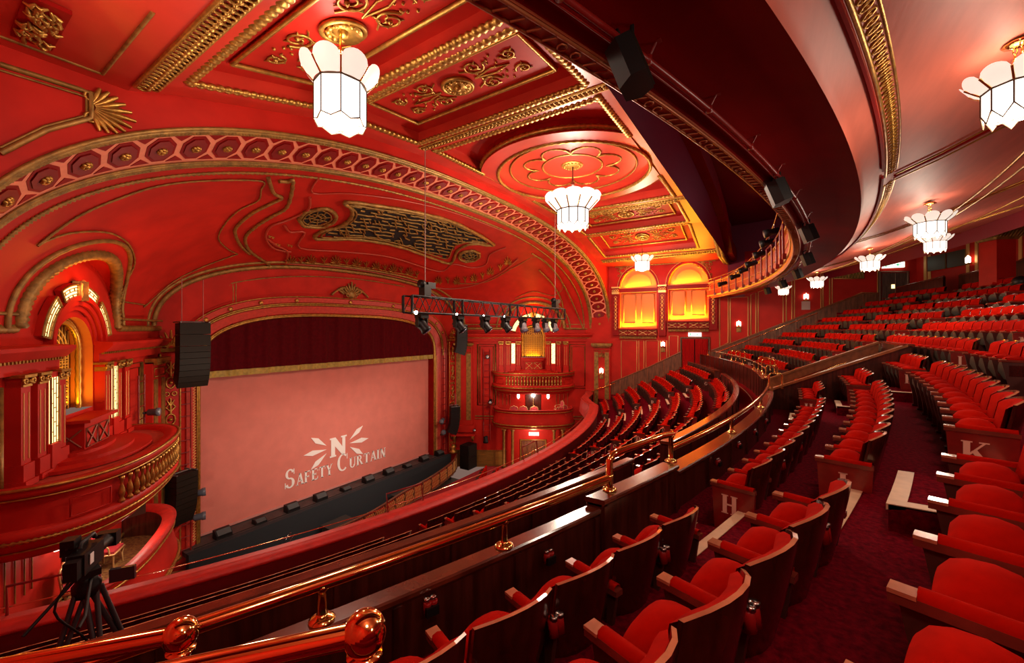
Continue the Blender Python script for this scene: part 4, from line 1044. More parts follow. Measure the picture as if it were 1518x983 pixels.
# ================================================================ PROSCENIUM
def opening(Y,off=0,N=64,zb=-9.36):
    a,b,n,z0=7.2+off,2.66+off,3.0,-2.0
    pts=[Vector((AX+a,Y,zb)),Vector((AX+a,Y,lerp(zb,z0,.5)))]
    for i in range(N+1):
        x,z=sup(PI*i/N,a,b,n,z0); pts.append(Vector((AX+x,Y,z)))
    return pts+[Vector((AX-a,Y,lerp(zb,z0,.5))),Vector((AX-a,Y,zb))]
YO2=21.15; OF=lambda o: YO2-.446*max(0,o)
mb=MB(); op=opening(YO2,0,64,-10.4)
outer=[]
oc=[Vector((AX+sup(PI*i/64,*PO)[0],YP,max(0,sup(PI*i/64,*PO)[1])+.03)) for i in range(65)]
outer=[Vector((AX+PO[0],YP,-10.4)),Vector((AX+PO[0],YP,-3))]+oc+[Vector((AX-PO[0],YP,-3)),Vector((AX-PO[0],YP,-10.4))]
mb.loft([op,outer],0,False); struct('wall_proscenium',mb,[RED])
mb=MB(); mb.loft([opening(YO2,0),opening(21.7,-.05)],0); struct('trim_14',mb,[DRED])
mb=MB()
for off,r,g in ((.05,.06,0),(.12,.05,1),(.62,.05,1),(.70,.035,0),(1.05,.03,1)):
    pts=opening(OF(off)-.05,off,180 if g else 90)
    if off>.6: pts=[p for p in pts if p.z>.35 or p.z>-2.4]
    mb.tube(pts,[r*(.65 if g and i%2 else 1) for i in range(len(pts))],6)
for i in range(7,58,5):
    x,z=sup(PI*i/64,7.2+.86,2.66+.86,3,-2); 
    if z>-1.9: mb.sphere((AX+x,OF(.86)-.06,z),.11,0,10,6,(1,.6,1))
struct('trim_15',mb,[GOLD])
mb=MB(); mb.loft([opening(OF(.2)-.02,.2),opening(OF(.56)-.02,.56)],0); mb.loft([opening(OF(.76)-.02,.76),opening(OF(1.0)-.02,1.0)],0); struct('trim_22',mb,[mat('rosy_band',(.56,.05,.03),.5,noise=.1)])
mb=MB()   # lattice strip on the reveal
for sx in(-1,1):
    for i in range(60):
        z=-9.2+i*.12; x0=AX+sx*(7.50); x1=AX+sx*7.24
        mb.tube([(x0,21.0,z),(x1,21.11,z+.12)],.018,4); mb.tube([(x0,21.0,z+.12),(x1,21.11,z)],.018,4)
struct('trim_16',mb,[LGOLD])
# upper frieze panels on the stage wall
mb=MB(); A_=lambda px,py: at_plane(px,py,(AX,21.02,.66),(0,1,.25))
for pl_ in ([(333,433),(338,425),(345,421),(345,450),(341,458),(328,462),(300,475),(283,487)],[(350,420),(350,448),(357,455),(400,449),(470,446),(540,448),(590,455),(612,463)],[(262,508),(268,480),(285,455),(305,440),(335,422),(400,412),(470,410),(540,415),(600,425)]):
    pts=smooth([A_(*p) for p in pl_],4); mb.tube(pts,[.035 if i%2 else .022 for i in range(len(pts))],5)
for p in ((520,436),):
    o=A_(*p)
    for s in(-1,1):
        mb.tube(smooth([o,o+Vector((s*.4,0,.32)),o+Vector((s*.9,0,.12)),o+Vector((s*1.2,0,-.12))],4),[.10]*7+[.06]*6,6)
        for k in range(4): mb.tube([o+Vector((s*.15*k,0,.0)),o+Vector((s*(.25+.2*k),0,.42-.06*k))],[.09,.04],6)
    mb.sphere(o+Vector((0,-.06,0)),.26,0,12,8,(1,.6,1)); palmette(mb,o+Vector((0,-.1,-.1)),Vector((1,0,0)),Vector((0,0,1)),.8,9)
def cart(o,ang,mb):
    o=Vector(o); u=Vector((math.cos(ang),0,math.sin(ang))); w=Vector((-math.sin(ang),0,math.cos(ang)))
    mb.tube(circ(o,u,w,.30,20),.10,8,closed=True)
    for s in(-1,1):
        mb.tube(smooth([o+u*s*.35,o+u*s*.6+w*.14,o+u*s*.85-w*.1,o+u*s*1.1],4),.07,6)
        mb.tube(circ(o+u*s*.75+w*.12,u,w,.10,10),.035,5,closed=True); mb.tube(circ(o+u*s*.75-w*.14,u,w,.09,10),.03,5,closed=True); mb.sphere(o+u*s*1.15,.08,0,8,5)
        for k in (-1,1): mb.tube([o+w*k*.33,o+w*k*.42+u*s*.2],.05,5)
cart(A_(285,459),.72,mb); cart(AX*2-A_(285,459).x and Vector((AX*2-A_(285,459).x,A_(285,459).y,A_(285,459).z)),-.72,mb)
struct('trim_17',mb,[DGOLD])
# ornamental gold pilasters each side of the stage
for sx,nm in ((-1,'left'),(1,'right')):
    xc=AX+sx*8.45
    g=empty('ornamental_pilaster',(xc,YP-.1,-9.3),'tall carved gilt pilaster with candelabra ornament, %s of the stage opening'%nm,'pilaster')
    mb=MB(); mb.box((xc,YP-.05,-5.0),(.62,.10,8.4)); mb.build('panel',[RED],g)
    mb=MB()
    for d in(-.32,.32): 
        pts=[(xc+d,YP-.12,lerp(-9.1,-1.0,i/90)) for i in range(91)]; mb.tube(pts,[.045 if i%2 else .025 for i in range(91)],5)
    mb.build('beaded_edges',[GOLD],g)
    mb=MB(); z=-8.6
    while z<-1.4:
        mb.tube(circ((xc,YP-.15,z+.5),(1,0,0),(0,0,1),.15,14,ry=.22),.035,5,closed=True); mb.sphere((xc,YP-.16,z+.5),.07,0,8,5)
        for s in(-1,1):
            mb.tube(circ((xc+s*.12,YP-.15,z+.05),(1,0,0),(0,0,1),.08,10),.025,5,closed=True)
            mb.tube([(xc,YP-.15,z+.82),(xc+s*.16,YP-.15,z+1.0),(xc+s*.05,YP-.15,z+1.12)],.03,5)
            mb.tube([(xc,YP-.15,z+1.05),(xc+s*.12,YP-.15,z+1.28)],[.04,.02],5)
        mb.tube([(xc,YP-.15,z+.75),(xc,YP-.15,z+1.35)],[.05,.03],6); z+=1.48
    mb.build('candelabra_relief',[GOLD],g)
    mb=MB(); mb.box((xc,YP-.16,-.86),(.85,.28,.14)); palmette(mb,(xc,YP-.2,-.78),Vector((1,0,0)),Vector((0,0,1)),.72,9); mb.build('palmette_capital',[GOLD],g)
    mb=MB(); mb.lathe((xc,YP-.2,-9.3),[(.34,0),(.30,.1),(.16,.22),(.24,.38),(.1,.6)],16); mb.lathe((xc,YP-.2,-6.0),[(.05,-.5),(.28,-.25),(.30,0),(.32,.05)],16); mb.build('urn_base',[GOLD],g)
# safety curtain + lettering
e=empty('safety_curtain',(AX,21.6,-9.36),'huge pink safety curtain with white N emblem and words SAFETY CURTAIN','curtain')
mb=MB(); mb.box((AX,21.64,-4.3),(15.2,.06,10.1)); mb.build('curtain_sheet',[CURT],e)
mb=MB(); mb.box((AX,21.58,-9.27),(14.6,.05,.10)); mb.build('bottom_bar',[mat('pink_bar',(.62,.26,.22),.5)],e)
mb=MB()
w0=at_y(421,727,21.6); ux=Vector((1,0,0)); uz=Vector((0,0,1)); base=Vector((11.18,21.60,-8.50))
tl=text(MB(),'SAFETY',(0,0,0),ux,uz,.62,0,.01,.05,1.62); 
mb.__init__()
def fit(word,x0,x1,z,h,big):
    t=MB(); L=text(t,word,(0,0,0),ux,uz,h,0,.012,.05,big); k=(x1-x0)/L
    mb.add([(x0+v[0]*k,21.595+v[1],z+v[2]) for v in t.v],t.f)
fit('SAFETY',11.16,13.95,-8.47,.62,1.6); fit('CURTAIN',14.2,17.78,-8.47,.62,1.6)
mb.build('lettering',[WHITE],e)
mb=MB(); NP=[(0,0),(.40,0),(.40,.09),(.33,.09),(.33,.60),(.80,0),(1.0,0),(1.0,1.03),(1.10,1.03),(1.10,1.12),(.72,1.12),(.72,1.03),(.80,1.03),(.80,.50),(.36,1.12),(0,1.12),(0,1.03),(.08,1.03),(.08,.09),(0,.09)]
mb.prism([(13.75+x,21.595,-7.50+z) for x,z in NP],(0,-.012,0))
for s in(-1,1):
    for a,L in ((.62,1.15),(.0,1.35),(-.62,1.15)):
        o=Vector((14.3+s*.75,21.595,-6.95+a*.35)); d=Vector((s*math.cos(a),0,math.sin(a))); w=Vector((-d.z,0,d.x))
        mb.prism([o,o+d*L*.62+w*.15,o+d*L,o+d*L*.62-w*.15],(0,-.012,0))
mb.build('emblem',[WHITE],e)
# valance drape with gold hem
e=empty('house_tabs_valance',(AX,21.1,-2.1),'burgundy pleated curtain valance with gold hem across the top of the stage','curtain')
def drape(z0,z1,amp,X0,X1,Y,m,name,par,n=240,f=26):
    mb=MB(); R_=random.Random(2); ph=[R_.uniform(0,6) for _ in range(6)]
    g=lambda x:Y+amp*(math.sin(x*f/2+ph[0])*.5+math.sin(x*f/3.7+ph[1])*.5+.25*math.sin(x*f+ph[2]))
    xs=[lerp(X0,X1,i/n) for i in range(n+1)]
    mb.loft([[Vector((x,g(x),z)) for x in xs] for z in (z0,z1)],0,True); return mb.build(name,[m],par)
drape(-2.0,1.0,.09,6.9,22.1,21.2,DRAPE,'pleated_drape',e,360,16); drape(-2.22,-1.93,.09,6.9,22.1,21.185,HEM,'gold_hem',e,360,16)
# stage floor and apron, black stage-front, pit, stalls
mb=MB(); mb.box((AX,21.1,-9.46),(15.8,1.3,.2)); struct('floor',mb,[STAGE])
e=empty('stage_riser',(AX,18.7,-10.4),'long black cloth-covered stage front','stage front')
mb=MB(); mb.box((14.6,20.35,-10.3),(16.0,.3,1.9)); mb.build('black_cloth',[BLK3],e)
mb=MB(); mb.tube([(6.9,20.6,-9.33),(22.4,20.6,-9.33)],.015,4); mb.build('edge_cable',[BLACK],e)
mb=MB(); mb.add([(4,17.0,-11.2),(22.9,17.0,-11.2),(22.9,20.5,-11.2),(4,20.5,-11.2)],[(0,1,2,3)]); struct('floor',mb,[mat('grey_pit_floor',(.085,.082,.066),.8,noise=.15)])
mb=MB(); mb.add([(-2,3,-10.42),(31,3,-10.42),(31,18.3,-10.42),(-2,18.3,-10.42)],[(0,1,2,3)]); struct('floor',mb,[mat('rose_stalls_carpet',(.33,.035,.04),.9,noise=.1,spec=.05)])
# stage-edge monitor speakers
for i,(px,py) in enumerate(((625,678),(600,690),(573,703),(548,717),(518,732),(490,742),(460,756),(425,772),(392,787),(345,803))):
    p=Vector((22.0-i*1.55,20.8,-9.36)); big=i%3!=2
    e=empty('stage_monitor',p,'%s wedge monitor speaker along the stage edge, counted from the right'%ORD[i],'speaker','wedge monitors on the stage edge')
    w,h=(.62,.36) if big else (.5,.22)
    mb=MB(); mb.prism([p+Vector((-w/2,-.2,0)),p+Vector((-w/2,.25,0)),p+Vector((-w/2,.22,h)),p+Vector((-w/2,0,h)),p+Vector((-w/2,-.2,h*.5))],(w,0,0)); mb.build('cabinet',[BLACK],e)
    mb=MB(); mb.prism([p+Vector((-w/2+.04,-.215,h*.5)),p+Vector((w/2-.04,-.215,h*.5)),p+Vector((w/2-.04,-.02,h+.01)),p+Vector((-w/2+.04,-.02,h+.01))],(0,-.01,.01)); mb.build('grille',[mat('wedge_grille',(.05,.06,.06),.6)],e)
for i,(X,lab) in enumerate(((12.9,'nearer'),(17.5,'farther'))):
    mb=MB(); p=Vector((X,19.5,-10.76)); mb.box(p,(1.35,.8,.86)); 
    mb.prism([p+Vector((-.72,-.44,.42)),p+Vector((.72,-.44,.42)),p+Vector((.74,.44,.44)),p+Vector((-.74,.44,.44))],(0,0,.03))
    o=mb.build('draped_bass_cabinet',[mat('dark_drape_grey',(.045,.04,.035),.8)]); tag(o,'%s of two dark cloth-covered boxes in the orchestra pit'%lab,'speaker box')
# little rack of cables at pit
e=empty('pit_equipment_rack',(10.4,19.6,-11.2),'small tangled metal music stand by the black stage front','stand'); mb=MB(); R_=random.Random(8)
for i in range(14): a=Vector((10.4+R_.uniform(-.2,.2),19.6+R_.uniform(-.15,.15),-10.9+R_.uniform(0,1.1))); mb.tube([a,a+Vector((R_.uniform(-.2,.2),R_.uniform(-.1,.1),R_.uniform(.05,.3)))],.02,5)
mb.tube([(10.4,19.6,-11.2),(10.4,19.6,-9.8)],.02,6); mb.build('frame',[CHROME],e)
# pit balustrade
pr=[(5.8,19.4),(7.2,18.3),(9.4,17.55),(11.6,17.3),(13.6,17.4),(16.1,17.95),(18.6,18.3),(21.5,19.1),(22.9,19.9)]
e=empty('pit_balustrade',(AX,17.3,-10.4),'curved orchestra pit balustrade of red lattice panels','balustrade')
cp=smooth([Vector((x,y,0)) for x,y in pr],6)
mb=MB(); mb.tube([p+Vector((0,0,-9.40)) for p in cp],.06,6); mb.tube([p+Vector((0,0,-10.3)) for p in cp],.05,6); mb.build('rails',[WOODM],e)
mb=MB()
for p in cp[::2]: mb.box(p+Vector((0,0,-9.88)),(.09,.09,.98))
mb.build('posts',[WOODM],e)
mb=MB(); mb.loft([[p+Vector((0,.03,-10.25)) for p in cp],[p+Vector((0,.03,-9.5)) for p in cp]],0,False); mb.build('red_panels',[RED],e)
mb=MB()
for a,b in zip(cp,cp[1:]):
    for q in range(3):
        s=a.lerp(b,q/3);t=a.lerp(b,(q+1)/3)
        for z0 in(-10.2,-9.85): mb.tube([s+Vector((0,-.02,z0)),t+Vector((0,-.02,z0+.33))],.018,4); mb.tube([s+Vector((0,-.02,z0+.33)),t+Vector((0,-.02,z0))],.018,4)
mb.build('lattice',[LGOLD],e)
# stalls seats glimpsed on the right: rows of backs
g=0
for (px0,py0,px1,py1,lab) in ((705,721,721,691,'first'),(729,712,739,693,'second'),(750,700,756,692,'third')):
    a=at_z(px0,py0,-9.75); b=at_z(px1,py1,-9.75); n=max(2,int((b-a).length/.5))
    for i in range(n):
        p=a.lerp(b,(i+.5)/n); d=(b-a).normalized(); w=Vector((-d.y,d.x,0)); 
        if w.x>0: w=-w
        mb=MB(); R3=Matrix(((d.x,w.x,0),(d.y,w.y,0),(0,0,1)))
        mb.box(p+Vector((0,0,-.25)),(.46,.10,.62),0,R3); mb.box(p+w*.22+Vector((0,0,-.35)),(.42,.34,.2),1,R3); mb.box(p+d*.24+w*.15+Vector((0,0,-.22)),(.05,.4,.06),2,R3)
        o=mb.build('stalls_chair',[VEL,UNDER,ARMT]); tag(o,'red stalls seat, %s from the aisle, %s short row by the oak panelling'%(ORD[min(i,13)],lab),'seat','stalls seats below the boxes')
# ================================================================ BOXES
def chairobj(label,p,rz,k=1.0):
    e=empty('gilt_armchair',p,label,'chair','gilt armchairs in the boxes'); Q=Matrix.Rotation(rz,3,'Z'); T=lambda x,y,z: Vector(p)+Q@Vector((x*k,y*k,z*k))
    mb=MB()
    for x in(-.24,.24):
        for y in(-.2,.24): mb.tube([T(x,y,0),T(x*.95,y*.95,.25),T(x*1.05,y,.42)],[.018,.024,.030],6)
    mb.tube([T(-.27,-.22,.43),T(.27,-.22,.43),T(.27,.26,.43),T(-.27,.26,.43)],.03,6,closed=True)
    bk=[T(x,-.24-.10*(z-.45),z) for x,z in((-.24,.46),(-.27,.62),(-.29,.85),(-.22,.98),(-.10,1.0),(0,1.07),(.10,1.0),(.22,.98),(.29,.85),(.27,.62),(.24,.46))]
    mb.tube(smooth(bk,3,True),.024,6,closed=True)
    for s in(-1,1): mb.tube(smooth([T(s*.28,-.24,.72),T(s*.31,0,.70),T(s*.30,.14,.66),T(s*.27,.16,.45)],3),.022,6)
    mb.build('gilt_frame',[mat('cream_gilt',(.72,.42,.17),.35,metal=.4)],e)
    mb=MB(); cb=[Vector(q) for q in smooth(bk,2,True)]; c=sum(cb,Vector())/len(cb)
    fwd=Q@Vector((0,1,0))*.03
    mb.add([c+fwd*1.5]+[c.lerp(v,.9)+fwd for v in cb],[(0,i+1,(i+1)%len(cb)+1) for i in range(len(cb))]); mb.add([c-fwd]+[c.lerp(v,.9)-fwd*.5 for v in cb],[(0,(i+1)%len(cb)+1,i+1) for i in range(len(cb))])
    mb.build('back_pad',[mat('rose_upholstery',(.45,.03,.04),.7)],e)
    mb=MB(); mb.box(T(0,.02,.475),(.5*k,.46*k,.08*k),0,Q); mb.build('seat_pad',[mat('rose_upholstery',(.45,.03,.04),.7)],e)
def bow(S,z,off=0,a=3.02,b=1.85,N=48):
    out=[]
    for i in range(N+1):
        t=PI*i/N; x,y=sup(t,a+off,b+off,2.6); out.append(S.p(x,max(y,.0),z))
    return out
for nm,S in SD.items():
    q=lambda s,z,n=0: S.p(s,n,z)
    R3=Matrix(((S.u.x,S.n.x,0),(S.u.y,S.n.y,0),(0,0,1)))
    e=empty('upper_box_balcony',q(0,-4.5,.9),'upper %s-hand bowed box balcony with gilt balusters'%nm,'balcony')
    mb=MB(); mb.loft([bow(S,-3.46,-.12),bow(S,-3.40,.02),bow(S,-3.24,.06),bow(S,-3.20,.0),bow(S,-3.22,-.26),bow(S,-3.32,-.30)],0)
    mb.build('top_rail',[RED],e)
    b_=bow(S,-3.32,-.28); mb=MB(); mb.add([q(0,-3.32,0)]+b_,[(0,i+1,i+2) for i in range(len(b_)-1)]); mb.build('deck',[mat('worn_rose_deck',(.46,.06,.035),.6,noise=.1)],e)
    mb=MB(); mb.loft([bow(S,-3.44,-.10),bow(S,-4.10,-.10)],0); mb.loft([bow(S,-4.05,-.10),bow(S,-4.08,.04),bow(S,-4.22,.05),bow(S,-4.30,-.02),bow(S,-4.55,-.12),bow(S,-4.75,-.35),bow(S,-4.78,-1.6)],0)
    mb.build('parapet',[RED],e)
    mb=MB(); mb.tube(bow(S,-3.22,.06),.035,6); mb.tube(bow(S,-3.42,.03),.02,6); mb.tube(bow(S,-4.26,.05,N=140),[.05 if i%2 else .02 for i in range(141)],6); mb.tube(bow(S,-4.5,-.08,N=140),.02,5); mb.build('gilt_lines',[GOLD],e)
    nb=19
    for i in range(nb):
        x=lerp(-1.95,1.95,i/(nb-1)); y=1.87*(1-abs(x/3.04)**2.6)**(1/2.6)
        mb=MB(); mb.lathe(q(x,-4.07,y-.01),[(.065,0),(.065,.05),(.035,.09),(.05,.14),(.068,.22),(.05,.33),(.025,.42),(.035,.5),(.055,.53),(.055,.6)],10)
        o=mb.build('baluster',[GOLD],e)
    for x0,x1 in ((-2.75,-2.2),(2.2,2.75)):
        ps=[];mb=MB()
        for zz in (-3.6,-3.98):
            row=[]
            for k in range(5): x=lerp(x0,x1,k/4); y=1.87*(1-abs(x/3.04)**2.6)**(1/2.6); row.append(q(x,zz,y+.0))
            ps.append(row)
        mb.tube(ps[0]+ps[1][::-1],.022,4,closed=True); mb.build('parapet_panel',[RED],e)
    # lower box
    e=empty('lower_box_balcony',q(0,-7.3,.9),'lower %s-hand bowed box with plush rail and gilt pattern band'%nm,'balcony')
    mb=MB(); mb.loft([bow(S,-5.98,-.30),bow(S,-5.92,-.02),bow(S,-5.86,.0),bow(S,-5.84,-.14),bow(S,-5.90,-.34),bow(S,-5.98,-.34)],0); mb.build('plush_rail',[mat('scarlet_plush',(.5,.02,.01),.6)],e)
    mb=MB(); mb.loft([bow(S,-5.95,-.06),bow(S,-6.2,-.10),bow(S,-6.5,-.06),bow(S,-6.8,.02),bow(S,-7.0,.04),bow(S,-7.25,-.1),bow(S,-7.35,-.4),bow(S,-7.36,-1.7)],0); mb.loft([bow(S,-5.95,-.3),bow(S,-6.8,-.3)],1); mb.build('front',[RED,WOOD],e)
    mb=MB(); mb.tube(bow(S,-6.06,-.06,N=120),[.04 if i%2 else .025 for i in range(121)],5); mb.tube(bow(S,-6.95,.05,N=140),[.06 if i%2 else .035 for i in range(141)],5); mb.tube(bow(S,-7.15,.0),.03,5); mb.build('gilt_bands',[GOLD],e)
    b_=bow(S,-6.78,-.28); mb=MB(); mb.add([q(0,-6.78,0)]+b_,[(0,i+1,i+2) for i in range(len(b_)-1)]); mb.build('carpet',[GCARP],e)
    # doors, sconces, pendant
    d=empty('box_door',q(0,-6.78,.06),'dark double door at the back of the lower %s-hand box'%nm,'door')
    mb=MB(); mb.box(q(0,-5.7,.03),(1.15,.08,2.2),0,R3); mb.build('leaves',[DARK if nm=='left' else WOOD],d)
    mb=MB(); mb.tube([q(0,-6.78,.09),q(0,-4.65,.09)],.02,4); mb.build('centre_strip',[LGOLD],d)
    for s in(-1.12,1.12):
        p=q(s,-5.0,.14); g=empty('wall_sconce',p,'lit shield-shaped wall light on the %s of the box door, %s-hand box'%('stage side' if s<0 else 'audience side',nm),'wall lamp')
        mb=MB(); mb.lathe(p+Vector((0,0,-.3)),[(.05,0),(.11,.12),(.09,.42)],10); mb.build('glass_shade',[SCON],g)
        mb=MB(); mb.box(p-S.n*.08,(.1,.1,.2),0,R3); mb.build('bracket',[BRASS2],g)
    p=q(0,-4.95,.75); g=empty('ceiling_globe',p,'small glowing globe under the upper %s-hand balcony'%nm,'lamp'); mb=MB(); mb.lathe(p,[(.02,-.14),(.14,-.04),(.16,.06),(.05,.12)],12); mb.build('glass',[SCON],g)
    mb=MB(); mb.lathe(p,[(.03,.1),(.03,.2)],8); mb.build('stem',[BRASS2],g)
    for s in (-2.2,-1.55,1.55,2.2):
        g=empty('gold_column',q(s,-10.4,.5),'slim gold column under the %s-hand boxes, %s'%(nm,['outer stage side','inner stage side','inner audience side','outer audience side'][(-2.2,-1.55,1.55,2.2).index(s)]),'column')
        mb=MB(); mb.lathe(q(s,-10.4,.45),[(.16,0),(.16,.2),(.10,.25),(.10,2.7),(.16,2.78),(.18,3.0)],12); mb.build('shaft',[DGOLD],g)
        mb=MB(); mb.box(q(s,-7.45,.45),(.34,.34,.16),0,R3); mb.build('capital',[GOLD],g)
    # wainscot panelling and exit
    g=empty('oak_wainscot',q(-3.6,-10.4,.06),'yellow oak louvred wainscot below the %s-hand wall'%nm,'panelling')
    mb=MB(); mb.box(q(-3.9,-9.85,.05),(3.7,.12,1.25),0,R3); mb.build('boards',[WOODY],g)
    mb=MB()
    for z in(-9.25,-10.35): mb.box(q(-3.9,z,.10),(3.8,.08,.09),0,R3)
    for s in(-2.1,-2.9,-5.7): mb.box(q(s,-9.85,.10),(.12,.06,1.2),0,R3)
    for k in range(9): mb.box(q(-4.3,-10.25+k*.11,.115),(2.7,.02,.05),0,R3)
    mb.build('mouldings',[mat('oak_line',(.20,.10,.02),.4)],g)
    d=empty('exit_doors',q(0,-10.4,.06),'dark brown double exit doors under the %s-hand boxes'%nm,'door')
    mb=MB(); mb.box(q(0,-9.45,.04),(1.75,.1,1.9),0,R3); mb.build('leaves',[WOODM if nm=='right' else WOOD],d)
    mb=MB(); mb.tube([q(-.95,-10.4,.06),q(-.95,-8.42,.06),q(.95,-8.42,.06),q(.95,-10.4,.06)],.07,4); mb.tube([q(0,-10.4,.1),q(0,-8.5,.1)],.012,4); mb.build('door_frame',[WOODY],d)
    for s in(-.08,.08): mb=MB(); mb.box(q(s,-9.4,.11),(.06,.02,.3),0,R3); mb.build('push_plate',[BRASS2],d)
def exitsign(label,p,ux,n,w=.75,h=.24):
    p=Vector(p);ux=Vector(ux).normalized();n=Vector(n).normalized(); R=Matrix(((ux.x,n.x,0),(ux.y,n.y,0),(0,0,1)))
    e=empty('exit_sign',p,label,'sign'); mb=MB(); mb.box(p,(w,.07,h),0,R); mb.build('lit_box',[SIGN],e)
    mb=MB(); o=p+n*.04
    mb.box(o+ux*(-w*.33),(.05,.01,h*.62),0,R); mb.sphere(o+ux*(-w*.33)+Vector((0,0,h*.36)),.025,0,8,5); mb.box(o+ux*(-w*.25),(.12,.01,.03),0,R)
    mb.prism([o+ux*(w*.1),o+ux*(w*.22)+Vector((0,0,h*.25)),o+ux*(w*.22)-Vector((0,0,h*.25))],n*.01)
    mb.box(o+ux*(w*.3),(w*.16,.01,.03),0,R); mb.build('running_man_arrow',[GREEN],e); return e
SR_,SL_=SD['right'],SD['left']
exitsign('lit exit sign over the dark double doors under the right-hand boxes',SR_.p(.05,.12,-7.95),SR_.u,SR_.n)
for i,(s,n_) in enumerate(((-1.45,1.0),(-.75,1.05),(.05,1.1))): chairobj('%s of three gilt armchairs in a row along the right-hand lower box'%['leftmost','middle','rightmost'][i],SR_.p(s,n_,-6.78),math.atan2(SR_.n.y,SR_.n.x)-PI/2)
for i,(s,z) in enumerate(((1.5,0),(1.85,.42),(2.15,.1))): chairobj('gilt armchair stacked at the audience end of the right-hand lower box, %s of the heap'%['lowest','uppermost','outermost'][i],SR_.p(s,.95,-6.78+z),i*.9)
chairobj('gilt armchair with rose pad nearest the video camera in the left-hand lower box',(2.50,14.25,-6.78),-2.0,1.05)
chairobj('tall gilt armchair behind the video camera in the left-hand lower box',(3.3,15.9,-6.78),-2.2,1.0)
# ================================================================ RIGHT-HAND CIRCLE WALL
def WR(Y,off=0,z=0): return Vector((XW(Y)-off*.9936,Y-off*.113,z))
RWP=((29.4,3.6,0),(-.9936,-.113,0)); W_=lambda px,py,off=.0: at_plane(px,py,*RWP,off)
UW=Vector((.113,-.9936,0)).normalized(); NW=Vector((-.9936,-.113,0)).normalized()
RW3=Matrix(((UW.x,NW.x,0),(UW.y,NW.y,0),(0,0,1)))
mb=MB(); 
BAY=[(9.45,6.95,0.0,2.85),(6.2,3.72,.52,2.95)]   # Y0,Y1 (towards back), sill z, springing z
cuts=[12.0]+[v for b in BAY for v in b[:2]]+[-6.6]
for a,b in ((12.0,9.45),(6.95,6.2),(3.72,-6.6)): mb.add([WR(a,0,-6.5),WR(b,0,-6.5),WR(b,0,4.9),WR(a,0,4.9)],[(0,1,2,3)])
for (y0,y1,zs,zp) in BAY:
    mb.add([WR(y0,0,-6.5),WR(y1,0,-6.5),WR(y1,0,zs),WR(y0,0,zs)],[(0,1,2,3)])
    ym=(y0+y1)/2; r=(y0-y1)/2; ar=[(ym+r*math.cos(PI*i/24),zp+ (1.45)*math.sin(PI*i/24)) for i in range(25)]
    mb.loft([[WR(y,0,z) for y,z in ar],[WR(y,0,4.9) for y,z in ar]],0,False)
struct('wall_right',mb,[RED])
